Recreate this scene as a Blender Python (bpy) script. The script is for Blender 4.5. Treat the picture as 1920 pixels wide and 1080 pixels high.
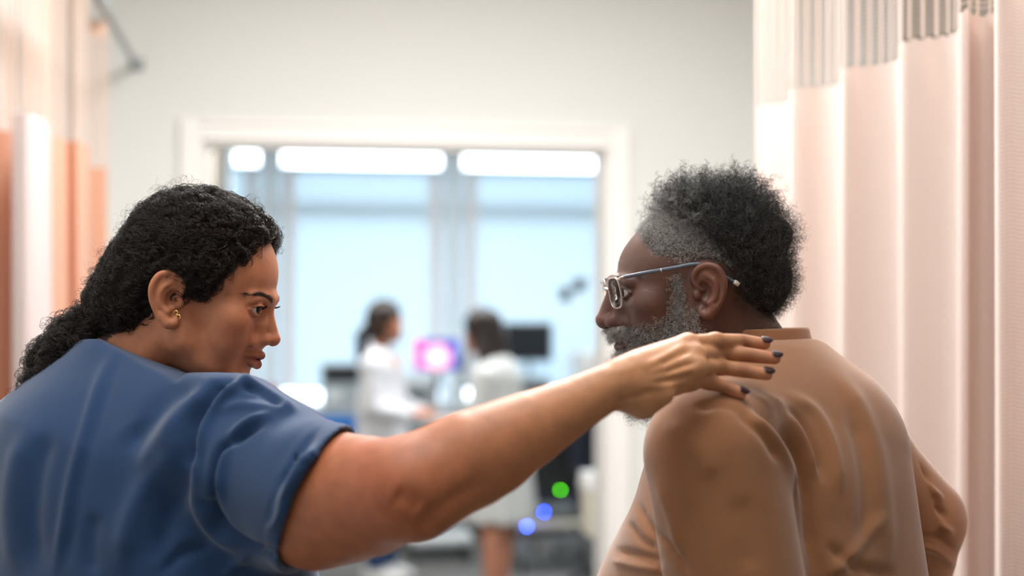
import bpy, math, random
import numpy as np
from mathutils import Matrix, Vector
from mathutils.bvhtree import BVHTree

sc = bpy.context.scene
for _o in list(bpy.data.objects):
    bpy.data.objects.remove(_o)
C = sc.collection
rng = np.random.default_rng(7)
random.seed(7)

# ------------------------------------------------------------------ camera, world, lights, exposure
FPX = 2667.0          # focal length in pixels of the 1920 px frame (50 mm on 36 mm)
CAM_Z = 1.5
HOR = 600.0
cam_d = bpy.data.cameras.new('camera')
cam = bpy.data.objects.new('camera', cam_d)
C.objects.link(cam)
cam.location = (0, 0, CAM_Z)
cam.rotation_euler = (math.pi / 2, 0, 0)
cam_d.lens = 50.0
cam_d.sensor_width = 36.0
cam_d.shift_y = (HOR - 540.0) / 1920.0
cam_d.clip_start = 0.05
cam_d.dof.use_dof = True
cam_d.dof.focus_distance = 1.78
cam_d.dof.aperture_fstop = 1.9
sc.camera = cam

TH = math.radians(9.0)
E1 = np.array([math.cos(TH), math.sin(TH), 0.0])      # along the rear wall
E2 = np.array([-math.sin(TH), math.cos(TH), 0.0])     # into the rear wall
W0 = np.array([-1.48, 5.5, 0.0])


def room(u, v, z=0.0):
    """room coordinates: u along the rear wall, v beyond it, z up"""
    p = W0 + E1 * u + E2 * v
    return (p[0], p[1], z)


w = bpy.data.worlds.new('world')
sc.world = w
w.use_nodes = True
w.node_tree.nodes['Background'].inputs[0].default_value = (0.80, 0.90, 1.0, 1)
w.node_tree.nodes['Background'].inputs[1].default_value = 6.0

sc.view_settings.view_transform = 'Standard'
sc.view_settings.look = 'None'
sc.view_settings.gamma = 1.0
sc.view_settings.use_curve_mapping = False
sc.view_settings.exposure = 0.12


def area(name, loc, size, sizey, energy, col, rot=(0, 0, 0)):
    l = bpy.data.lights.new(name, 'AREA')
    l.shape = 'RECTANGLE'
    l.size = size
    l.size_y = sizey
    l.energy = energy
    l.color = col
    o = bpy.data.objects.new(name, l)
    C.objects.link(o)
    o.location = loc
    o.rotation_euler = rot
    return o


# ceiling luminaires of the ward (real fixtures hang round them further down) and of the lab beyond, plus an added fill
LAMPS = [(1.30, -2.3), (0.70, -4.4)]
LAMP_W = [132, 19]
for (_u, _v), _e in zip(LAMPS, LAMP_W):
    area('ward_light_and_fill', room(_u, _v, 3.13), 1.3, 0.75, _e, (1.0, 0.985, 0.96), (0, 0, TH))
area('ward_light_and_fill', room(0.9, -6.3, 3.13), 1.3, 1.0, 9, (1.0, 0.95, 0.90), (0, 0, TH))  # unseen fill added behind the camera, no fixture round it
for _u, _v in ((0.4, 2.2), (2.2, 2.2)):
    area('lab_light', room(_u, _v, 2.93), 1.2, 0.6, 60, (0.97, 0.99, 1.0), (0, 0, TH))

sc.cycles.use_denoising = True
sc.cycles.max_bounces = 8
sc.cycles.diffuse_bounces = 4
sc.cycles.transmission_bounces = 6
sc.cycles.transparent_max_bounces = 12
sc.cycles.sample_clamp_indirect = 6.0


# ------------------------------------------------------------------ helpers
def P(px, py, D):
    return np.array([(px - 960.0) / FPX * D, D, CAM_Z + (HOR - py) / FPX * D])


def rgb(r, g, b):
    f = lambda c: c / 12.92 if c <= 0.04045 else ((c + 0.055) / 1.055) ** 2.4
    return (f(r / 255.0), f(g / 255.0), f(b / 255.0), 1.0)


def tag(o, label=None, cat=None, group=None, kind=None):
    if label: o['label'] = label
    if cat: o['category'] = cat
    if group: o['group'] = group
    if kind: o['kind'] = kind
    return o


def empty(name, loc, label=None, cat=None, group=None):
    o = bpy.data.objects.new(name, None)
    C.objects.link(o)
    o.location = loc
    return tag(o, label, cat, group)


def parent_to(o, par):
    if par is not None:
        o.parent = par
        o.matrix_parent_inverse = Matrix.Identity(4)
        q = par
        off = Vector((0, 0, 0))
        while q is not None:
            off += Vector(q.location)
            q = q.parent
        o.location = Vector(o.location) - off


def mesh_obj(name, V, F, m, par=None, smooth=True, col=None):
    me = bpy.data.meshes.new(name)
    V = np.asarray(V, dtype=np.float64)
    me.from_pydata(V.tolist(), [], F.tolist() if isinstance(F, np.ndarray) else F)
    if smooth:
        me.polygons.foreach_set('use_smooth', [True] * len(me.polygons))
    if col is not None:
        a = me.color_attributes.new('Col', 'FLOAT_COLOR', 'POINT')
        a.data.foreach_set('color', np.asarray(col, dtype=np.float32).ravel())
    me.update()
    o = bpy.data.objects.new(name, me)
    if m: me.materials.append(m)
    C.objects.link(o)
    parent_to(o, par)
    return o


class MB:
    """collects boxes, tubes and lathes as one mesh"""
    def __init__(s): s.v = []; s.f = []
    def quad(s, a, b, c, d):
        n = len(s.v); s.v += [tuple(a), tuple(b), tuple(c), tuple(d)]; s.f.append((n, n+1, n+2, n+3)); return s
    def box(s, u0, u1, v0, v1, z0, z1, fr=room, bev=0.0):
        n = len(s.v)
        if bev <= 0:
            for z in (z0, z1):
                for (u, v) in ((u0, v0), (u1, v0), (u1, v1), (u0, v1)):
                    s.v.append(tuple(fr(u, v, z)))
            s.f += [(n+3, n+2, n+1, n), (n+4, n+5, n+6, n+7)] + [(n+i, n+(i+1) % 4, n+4+(i+1) % 4, n+4+i) for i in range(4)]
        else:
            b = bev
            rings = [(z0, b), (z0+b, 0), (z1-b, 0), (z1, b)]
            for z, i_ in rings:
                for (u, v) in ((u0+b, v0+i_), (u1-b, v0+i_), (u1-i_, v0+b), (u1-i_, v1-b), (u1-b, v1-i_), (u0+b, v1-i_), (u0+i_, v1-b), (u0+i_, v0+b)):
                    s.v.append(tuple(fr(u, v, z)))
            for k in range(3):
                for i in range(8):
                    j = (i+1) % 8
                    s.f.append((n+k*8+i, n+k*8+j, n+k*8+8+j, n+k*8+8+i))
            s.f += [tuple(n+i for i in range(7, -1, -1)), tuple(n+24+i for i in range(8))]
        return s
    def tube(s, pts, r, seg=10, cap=True):
        pts = [np.asarray(p, float) for p in pts]
        rs = r if hasattr(r, '__len__') else [r]*len(pts)
        n = len(s.v)
        up = np.array([0.0, 0.0, 1.0])
        prev = None
        for i, p in enumerate(pts):
            t = pts[min(i+1, len(pts)-1)] - pts[max(i-1, 0)]
            t = t/(np.linalg.norm(t)+1e-12)
            if prev is None:
                a = np.cross(t, up)
                if np.linalg.norm(a) < 0.2: a = np.cross(t, np.array([1.0, 0, 0]))
            else:
                a = prev - t*np.dot(prev, t)
            a /= np.linalg.norm(a)+1e-12
            prev = a
            b = np.cross(t, a)
            for k in range(seg):
                an = 2*math.pi*k/seg
                s.v.append(tuple(p + rs[i]*(math.cos(an)*a+math.sin(an)*b)))
        for i in range(len(pts)-1):
            for k in range(seg):
                j = (k+1) % seg
                s.f.append((n+i*seg+k, n+(i+1)*seg+k, n+(i+1)*seg+j, n+i*seg+j))
        if cap:
            s.f.append(tuple(n+k for k in range(seg)))
            s.f.append(tuple(n+(len(pts)-1)*seg+k for k in range(seg-1, -1, -1)))
        return s
    def lathe(s, c, prof, seg=24):
        n = len(s.v)
        for (r, z) in prof:
            for k in range(seg):
                an = 2*math.pi*k/seg
                s.v.append((c[0]+r*math.cos(an), c[1]+r*math.sin(an), z))
        for i in range(len(prof)-1):
            for k in range(seg):
                j = (k+1) % seg
                s.f.append((n+i*seg+k, n+i*seg+j, n+(i+1)*seg+j, n+(i+1)*seg+k))
        s.f.append(tuple(n+k for k in range(seg-1, -1, -1)))
        s.f.append(tuple(n+(len(prof)-1)*seg+k for k in range(seg)))
        return s
    def build(s, name, m, par=None, smooth=False):
        return mesh_obj(name, s.v, s.f, m, par, smooth)


# ------------------------------------------------------------------ materials
def mat(name, base=(0.8, 0.8, 0.8, 1), rough=0.6, metal=0.0, **kw):
    m = bpy.data.materials.new(name)
    m.use_nodes = True
    b = m.node_tree.nodes['Principled BSDF']
    b.inputs['Base Color'].default_value = base
    b.inputs['Roughness'].default_value = rough
    b.inputs['Metallic'].default_value = metal
    for k, v in kw.items():
        b.inputs[k].default_value = v
    return m


def nd(m, typ, **kw):
    n = m.node_tree.nodes.new(typ)
    for k, v in kw.items():
        if k in n.inputs.keys() if hasattr(n.inputs, 'keys') else False:
            n.inputs[k].default_value = v
        else:
            setattr(n, k, v)
    return n


def add_noise(m, c1, c2, scale=8.0, detail=4.0, bump=0.0, bscale=None, dist=0.01, rough=None):
    """base colour from a noise between two colours, and a fine relief"""
    nt = m.node_tree
    b = nt.nodes['Principled BSDF']
    tc = nt.nodes.new('ShaderNodeTexCoord')
    n = nt.nodes.new('ShaderNodeTexNoise')
    n.inputs['Scale'].default_value = scale
    n.inputs['Detail'].default_value = detail
    nt.links.new(tc.outputs['Object'], n.inputs['Vector'])
    r = nt.nodes.new('ShaderNodeMix'); r.data_type = 'RGBA'
    r.inputs[6].default_value = c1; r.inputs[7].default_value = c2
    nt.links.new(n.outputs['Fac'], r.inputs[0])
    nt.links.new(r.outputs[2], b.inputs['Base Color'])
    if bump > 0:
        n2 = nt.nodes.new('ShaderNodeTexNoise')
        n2.inputs['Scale'].default_value = bscale or scale*8
        n2.inputs['Detail'].default_value = 3
        nt.links.new(tc.outputs['Object'], n2.inputs['Vector'])
        bp = nt.nodes.new('ShaderNodeBump')
        bp.inputs['Strength'].default_value = bump
        bp.inputs['Distance'].default_value = dist
        nt.links.new(n2.outputs['Fac'], bp.inputs['Height'])
        nt.links.new(bp.outputs['Normal'], b.inputs['Normal'])
    return m


def skin_mat(name, rough=0.45, sss=0.12, bump=0.25):
    m = mat(name, rough=rough)
    nt = m.node_tree
    b = nt.nodes['Principled BSDF']
    b.inputs['Subsurface Weight'].default_value = sss
    b.inputs['Subsurface Radius'].default_value = (1.0, 0.35, 0.18)
    b.inputs['Subsurface Scale'].default_value = 0.008
    b.inputs['Specular IOR Level'].default_value = 0.45
    at = nt.nodes.new('ShaderNodeAttribute'); at.attribute_name = 'Col'
    tc = nt.nodes.new('ShaderNodeTexCoord')
    n = nt.nodes.new('ShaderNodeTexNoise'); n.inputs['Scale'].default_value = 55; n.inputs['Detail'].default_value = 5
    nt.links.new(tc.outputs['Object'], n.inputs['Vector'])
    mr = nt.nodes.new('ShaderNodeMapRange')
    mr.inputs['From Min'].default_value = 0.3; mr.inputs['From Max'].default_value = 0.7
    mr.inputs['To Min'].default_value = 0.86; mr.inputs['To Max'].default_value = 1.10
    nt.links.new(n.outputs['Fac'], mr.inputs['Value'])
    mx = nt.nodes.new('ShaderNodeVectorMath'); mx.operation = 'SCALE'
    nt.links.new(at.outputs['Color'], mx.inputs[0])
    nt.links.new(mr.outputs['Result'], mx.inputs['Scale'])
    nt.links.new(mx.outputs['Vector'], b.inputs['Base Color'])
    n2 = nt.nodes.new('ShaderNodeTexNoise'); n2.inputs['Scale'].default_value = 420; n2.inputs['Detail'].default_value = 3
    nt.links.new(tc.outputs['Object'], n2.inputs['Vector'])
    bp = nt.nodes.new('ShaderNodeBump'); bp.inputs['Strength'].default_value = bump; bp.inputs['Distance'].default_value = 0.0006
    nt.links.new(n2.outputs['Fac'], bp.inputs['Height'])
    nt.links.new(bp.outputs['Normal'], b.inputs['Normal'])
    return m


def fabric_mat(name, c1, c2, rough=0.85, sheen=0.3, scale=30, weave=1600.0, bump=0.35, dist=0.0006):
    m = mat(name, base=c1, rough=rough)
    add_noise(m, c1, c2, scale=scale, detail=5, bump=bump, bscale=weave/3, dist=dist)
    b = m.node_tree.nodes['Principled BSDF']
    b.inputs['Sheen Weight'].default_value = sheen
    b.inputs['Sheen Roughness'].default_value = 0.5
    b.inputs['Specular IOR Level'].default_value = 0.2
    return m


def hair_mat(name, spec=0.4, rough=0.45):
    m = mat(name, rough=rough)
    b = m.node_tree.nodes['Principled BSDF']
    b.inputs['Specular IOR Level'].default_value = spec
    at = m.node_tree.nodes.new('ShaderNodeAttribute'); at.attribute_name = 'Col'
    m.node_tree.links.new(at.outputs['Color'], b.inputs['Base Color'])
    return m


# ------------------------------------------------------------------ clay: signed distances on a grid, surfaced as quads
def surface_nets(F, org, h):
    s = F < 0
    nx, ny, nz = F.shape
    cnt = np.zeros((nx-1, ny-1, nz-1), np.int8)
    for a in (0, 1):
        for b in (0, 1):
            for c in (0, 1):
                cnt += s[a:nx-1+a, b:ny-1+b, c:nz-1+c]
    act = (cnt > 0) & (cnt < 8)
    I, J, K = np.nonzero(act)
    acc = np.zeros((len(I), 3)); num = np.zeros(len(I))
    corners = [(a, b, c) for a in (0, 1) for b in (0, 1) for c in (0, 1)]
    val = {c: F[I+c[0], J+c[1], K+c[2]].astype(np.float64) for c in corners}
    for ca in corners:
        for ax in range(3):
            if ca[ax] == 0:
                cb = list(ca); cb[ax] = 1; cb = tuple(cb)
                fa, fb = val[ca], val[cb]
                m = (fa < 0) != (fb < 0)
                t = np.where(m, fa/np.where(m, fa-fb, 1.0), 0.0)
                for q in range(3):
                    pos = ca[q] + (t if q == ax else 0.0)
                    acc[:, q] += np.where(m, pos, 0.0)
                num += m
    V = (acc/num[:, None] + np.stack([I, J, K], 1))*h + np.asarray(org)
    idx = -np.ones(act.shape, np.int64)
    idx[I, J, K] = np.arange(len(I))
    quads = []
    for ax in range(3):
        sl0 = [slice(None)]*3; sl1 = [slice(None)]*3
        sl0[ax] = slice(0, -1); sl1[ax] = slice(1, None)
        d = s[tuple(sl0)] != s[tuple(sl1)]
        A, B = [(1, 2), (2, 0), (0, 1)][ax]
        E = np.stack(np.nonzero(d), 1)
        ok = (E[:, A] > 0) & (E[:, B] > 0) & (E[:, A] < F.shape[A]-1) & (E[:, B] < F.shape[B]-1)
        E = E[ok]
        def cell(da, db):
            e = E.copy(); e[:, A] -= da; e[:, B] -= db
            return idx[e[:, 0], e[:, 1], e[:, 2]]
        q = np.stack([cell(1, 1), cell(0, 1), cell(0, 0), cell(1, 0)], 1)
        flip = ~s[E[:, 0], E[:, 1], E[:, 2]]
        q[flip] = q[flip][:, ::-1]
        quads.append(q)
    return V, np.concatenate(quads)


class Clay:
    def __init__(s, lo, hi, h):
        s.lo = np.asarray(lo, float); s.h = h
        n = np.ceil((np.asarray(hi, float)-s.lo)/h).astype(int)+1
        s.n = n
        s.F = np.full(tuple(n), 9.0, np.float32)
        s.ax = [(s.lo[i]+np.arange(n[i])*h).astype(np.float32) for i in range(3)]
        s.R = np.eye(3); s.t = np.zeros(3); s.sc = 1.0
    def frame(s, R, t, scale):
        s.R = np.asarray(R, float); s.t = np.asarray(t, float); s.sc = scale; return s
    def _apply(s, c, rad, fn, k, mode):
        """c, rad: bounding sphere in local units; fn(q) -> local distance"""
        cw = s.R @ np.asarray(c, float)*s.sc + s.t
        rw = rad*s.sc + k*s.sc*1.2 + 3*s.h
        sl = []
        for i in range(3):
            a = int(max(0, math.floor((cw[i]-rw-s.lo[i])/s.h))); b = int(min(s.n[i], math.ceil((cw[i]+rw-s.lo[i])/s.h)+1))
            if a >= b: return s
            sl.append(slice(a, b))
        X = s.ax[0][sl[0]][:, None, None]; Y = s.ax[1][sl[1]][None, :, None]; Z = s.ax[2][sl[2]][None, None, :]
        X = X-s.t[0]; Y = Y-s.t[1]; Z = Z-s.t[2]
        Ri = (s.R.T/s.sc).astype(np.float32)
        q = [Ri[i, 0]*X+Ri[i, 1]*Y+Ri[i, 2]*Z for i in range(3)]
        d = (fn(q)*s.sc).astype(np.float32)
        kk = k*s.sc
        sl = tuple(sl)
        f = s.F[sl]
        if mode == 'add':
            if kk > 0:
                hh = np.maximum(kk-np.abs(f-d), 0)/kk
                s.F[sl] = np.minimum(f, d)-hh*hh*kk*0.25
            else:
                s.F[sl] = np.minimum(f, d)
        else:
            d = -d
            if kk > 0:
                hh = np.maximum(kk-np.abs(f-d), 0)/kk
                s.F[sl] = np.maximum(f, d)+hh*hh*kk*0.25
            else:
                s.F[sl] = np.maximum(f, d)
        return s
    def ell(s, c, r, k=8.0, mode='add', rot=None):
        c = np.asarray(c, float); r = np.asarray(r, float) if hasattr(r, '__len__') else np.array([r, r, r], float)
        Rm = np.eye(3) if rot is None else np.asarray(rot, float)
        def fn(q):
            x, y, z = q[0]-c[0], q[1]-c[1], q[2]-c[2]
            a = [Rm[0, i]*x+Rm[1, i]*y+Rm[2, i]*z for i in range(3)]
            k0 = np.sqrt(sum((a[i]/r[i])**2 for i in range(3)))
            k1 = np.sqrt(sum((a[i]/(r[i]*r[i]))**2 for i in range(3)))+1e-9
            return k0*(k0-1)/k1
        return s._apply(c, float(max(r)), fn, k, mode)
    def cap(s, a, b, ra, rb, k=6.0, mode='add', sq=None):
        """tapered capsule; sq=(axis, factor) flattens the section along a local axis"""
        a = np.asarray(a, float); b = np.asarray(b, float)
        ba = b-a; L2 = float(ba@ba)+1e-12
        def fn(q):
            x, y, z = q[0]-a[0], q[1]-a[1], q[2]-a[2]
            t = np.clip((x*ba[0]+y*ba[1]+z*ba[2])/L2, 0, 1)
            dx, dy, dz = x-t*ba[0], y-t*ba[1], z-t*ba[2]
            if sq is not None:
                n_, f_ = sq
                n_ = np.asarray(n_, float)
                pr = dx*n_[0]+dy*n_[1]+dz*n_[2]
                g = pr*(1/f_-1)
                dx, dy, dz = dx+g*n_[0], dy+g*n_[1], dz+g*n_[2]
                return (np.sqrt(dx*dx+dy*dy+dz*dz)-(ra+(rb-ra)*t))*min(1.0, f_)
            return np.sqrt(dx*dx+dy*dy+dz*dz)-(ra+(rb-ra)*t)
        rad = math.sqrt(L2)/2+max(ra, rb)*1.05
        return s._apply((a+b)/2, rad, fn, k, mode)
    def chain(s, pts, rs, k=4.0, mode='add', sq=None):
        """a bent tapered tube as one primitive, so its own joints do not swell"""
        pts = [np.asarray(p, float) for p in pts]
        if not hasattr(rs, '__len__'): rs = [rs]*len(pts)
        lo = np.min(pts, 0); hi = np.max(pts, 0)
        def fn(q):
            out = None
            for i in range(len(pts)-1):
                a = pts[i]; ba = pts[i+1]-a; L2 = float(ba@ba)+1e-12
                x, y, z = q[0]-a[0], q[1]-a[1], q[2]-a[2]
                t = np.clip((x*ba[0]+y*ba[1]+z*ba[2])/L2, 0, 1)
                x, y, z = x-t*ba[0], y-t*ba[1], z-t*ba[2]
                g = 1.0
                if sq is not None:
                    n_, f_ = np.asarray(sq[0], float), sq[1]
                    pr = (x*n_[0]+y*n_[1]+z*n_[2])*(1/f_-1)
                    x, y, z = x+pr*n_[0], y+pr*n_[1], z+pr*n_[2]
                    g = min(1.0, f_)
                d = (np.sqrt(x*x+y*y+z*z)-(rs[i]+(rs[i+1]-rs[i])*t))*g
                out = d if out is None else np.minimum(out, d)
            return out
        rad = float(np.linalg.norm(hi-lo))/2+max(rs)*1.05
        return s._apply((lo+hi)/2, rad, fn, k, mode)
    def field(s, fn, k=0.0):
        """intersect with fn(local x, y, z) < 0"""
        X = s.ax[0][:, None, None]-s.t[0]; Y = s.ax[1][None, :, None]-s.t[1]; Z = s.ax[2][None, None, :]-s.t[2]
        Ri = s.R.T/s.sc
        q = [(Ri[i, 0]*X+Ri[i, 1]*Y+Ri[i, 2]*Z).astype(np.float32) for i in range(3)]
        d = (fn(*q)*s.sc).astype(np.float32)
        kk = k*s.sc
        if kk > 0:
            hh = np.maximum(kk-np.abs(s.F-d), 0)/kk
            s.F = np.maximum(s.F, d)+hh*hh*kk*0.25
        else:
            s.F = np.maximum(s.F, d)
        return s
    def half(s, n, o, mode='sub', k=0.0):
        """cut away everything on the side the normal n points to, beyond point o (world)"""
        n = np.asarray(n, float); n = n/np.linalg.norm(n)
        d = ((s.ax[0][:, None, None]-o[0])*n[0]+(s.ax[1][None, :, None]-o[1])*n[1]+(s.ax[2][None, None, :]-o[2])*n[2]).astype(np.float32)
        if k > 0:
            hh = np.maximum(k-np.abs(s.F-d), 0)/k
            s.F = np.maximum(s.F, d)+hh*hh*k*0.25
        else:
            s.F = np.maximum(s.F, d)
        return s
    def mesh(s, smooth=2):
        F = s.F
        F[0] = F[-1] = 9; F[:, 0] = F[:, -1] = 9; F[:, :, 0] = F[:, :, -1] = 9
        V, Q = surface_nets(F, s.lo, s.h)
        V = relax(V, Q, smooth)
        return V, Q


def relax(V, Q, n, lam=0.5):
    for it in range(n):
        acc = np.zeros_like(V); cnt = np.zeros(len(V))
        for a, b in ((0, 1), (1, 2), (2, 3), (3, 0)):
            for i in range(3):
                acc[:, i] += np.bincount(Q[:, a], V[Q[:, b], i], len(V))+np.bincount(Q[:, b], V[Q[:, a], i], len(V))
            cnt += np.bincount(Q[:, a], minlength=len(V))+np.bincount(Q[:, b], minlength=len(V))
        V = V+lam*(acc/np.maximum(cnt, 1)[:, None]-V)
    return V


def normals(V, Q):
    n = np.cross(V[Q[:, 2]]-V[Q[:, 0]], V[Q[:, 3]]-V[Q[:, 1]])
    N = np.zeros_like(V)
    for a in range(4):
        for i in range(3):
            N[:, i] += np.bincount(Q[:, a], n[:, i], len(V))
    return N/(np.linalg.norm(N, axis=1)[:, None]+1e-12)


def proj(V):
    return 960+FPX*V[:, 0]/V[:, 1], HOR-FPX*(V[:, 2]-CAM_Z)/V[:, 1]


def folds(V, Q, lines, mm=0.001):
    """sculpt cloth folds: each line is (points, width, depth mm[, sharp]); >0 a ridge, <0 a groove"""
    N = normals(V, Q)
    px, py = proj(V)
    facing = np.clip(-N[:, 1]*2.5+0.3, 0, 1)
    disp = np.zeros(len(V))
    for ln in lines:
        pts, wd, dp = ln[:3]
        side = ln[3] if len(ln) > 3 else 0.0
        ymin = ln[4] if len(ln) > 4 else 0.0
        ymax = ln[5] if len(ln) > 5 else 99.0
        pts = [np.array(p, float) for p in pts]
        pts = smooth_path(pts, 6)
        tot = sum(np.linalg.norm(pts[i+1]-pts[i]) for i in range(len(pts)-1))
        best = np.full(len(V), 1e9); tt = np.zeros(len(V)); sg = np.ones(len(V))
        run = 0.0
        for i in range(len(pts)-1):
            a, b = pts[i], pts[i+1]
            ba = b-a; L = np.linalg.norm(ba)+1e-9
            x = px-a[0]; y = py-a[1]
            t = np.clip((x*ba[0]+y*ba[1])/(L*L), 0, 1)
            d = np.hypot(x-t*ba[0], y-t*ba[1])
            m = d < best
            best = np.where(m, d, best)
            tt = np.where(m, (run+t*L)/tot, tt)
            sg = np.where(m, np.sign(x*ba[1]-y*ba[0]), sg)
            run += L
        fade = np.clip(np.minimum(tt, 1-tt)*5+0.08, 0, 1)
        u = best*sg/wd
        prof = np.exp(-u*u)
        if side: prof = prof - side*0.8*np.exp(-(u-1.3)**2)
        disp += dp*mm*prof*fade*(V[:, 1] > ymin)*(V[:, 1] < ymax)
    return V+N*(disp*facing)[:, None]


def smooth_path(pts, n=6):
    """Catmull-Rom through points"""
    pts = [np.asarray(p, float) for p in pts]
    if len(pts) < 3: return pts
    P_ = [2*pts[0]-pts[1]]+pts+[2*pts[-1]-pts[-2]]
    out = []
    for i in range(1, len(P_)-2):
        for k in range(n):
            t = k/n
            p0, p1, p2, p3 = P_[i-1:i+3]
            out.append(0.5*((2*p1)+(-p0+p2)*t+(2*p0-5*p1+4*p2-p3)*t*t+(-p0+3*p1-3*p2+p3)*t**3))
    out.append(pts[-1])
    return out


def smooth_r(rs, n):
    x = np.arange(len(rs)); return np.interp(np.arange((len(rs)-1)*n+1)/n, x, rs).tolist()


def join(parts):
    Vs, Qs, Cs, n = [], [], [], 0
    for V, Q, col in parts:
        Vs.append(V); Qs.append(Q+n); Cs.append(col); n += len(V)
    return np.concatenate(Vs), np.concatenate(Qs), np.concatenate(Cs)


def bvh(V, Q):
    return BVHTree.FromPolygons(V.tolist(), Q.tolist())


def rotz(a):
    c, s_ = math.cos(a), math.sin(a); return np.array([[c, -s_, 0], [s_, c, 0], [0, 0, 1.0]])
def roty(a):
    c, s_ = math.cos(a), math.sin(a); return np.array([[c, 0, s_], [0, 1.0, 0], [-s_, 0, c]])
def rotx(a):
    c, s_ = math.cos(a), math.sin(a); return np.array([[1.0, 0, 0], [0, c, -s_], [0, s_, c]])


def strands(name, paths, radius, cols, m, par, tip=0.35):
    """paths: (n, k, 3) array -> one hair-curves object"""
    paths = np.asarray(paths, np.float32)
    n, k, _ = paths.shape
    cu = bpy.data.hair_curves.new(name)
    cu.add_curves([k]*n)
    off = np.array(par_offset(par), np.float32)
    cu.attributes['position'].data.foreach_set('vector', (paths-off).reshape(-1))
    ra = cu.attributes.get('radius') or cu.attributes.new('radius', 'FLOAT', 'POINT')
    pr = np.linspace(1, tip, k)[None, :]*(radius[:, None] if hasattr(radius, '__len__') else radius)*np.ones((n, 1))
    ra.data.foreach_set('value', pr.astype(np.float32).reshape(-1))
    ca = cu.attributes.new('Col', 'FLOAT_COLOR', 'POINT')
    cc = np.ones((n, k, 4), np.float32)
    cc[:, :, :3] = np.asarray(cols, np.float32)[:, None, :]
    ca.data.foreach_set('color', cc.reshape(-1))
    cu.materials.append(m)
    o = bpy.data.objects.new(name, cu)
    C.objects.link(o)
    if par is not None: o.parent = par
    return o


def par_offset(par):
    off = Vector((0, 0, 0))
    while par is not None:
        off += Vector(par.location); par = par.parent
    return off


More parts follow.
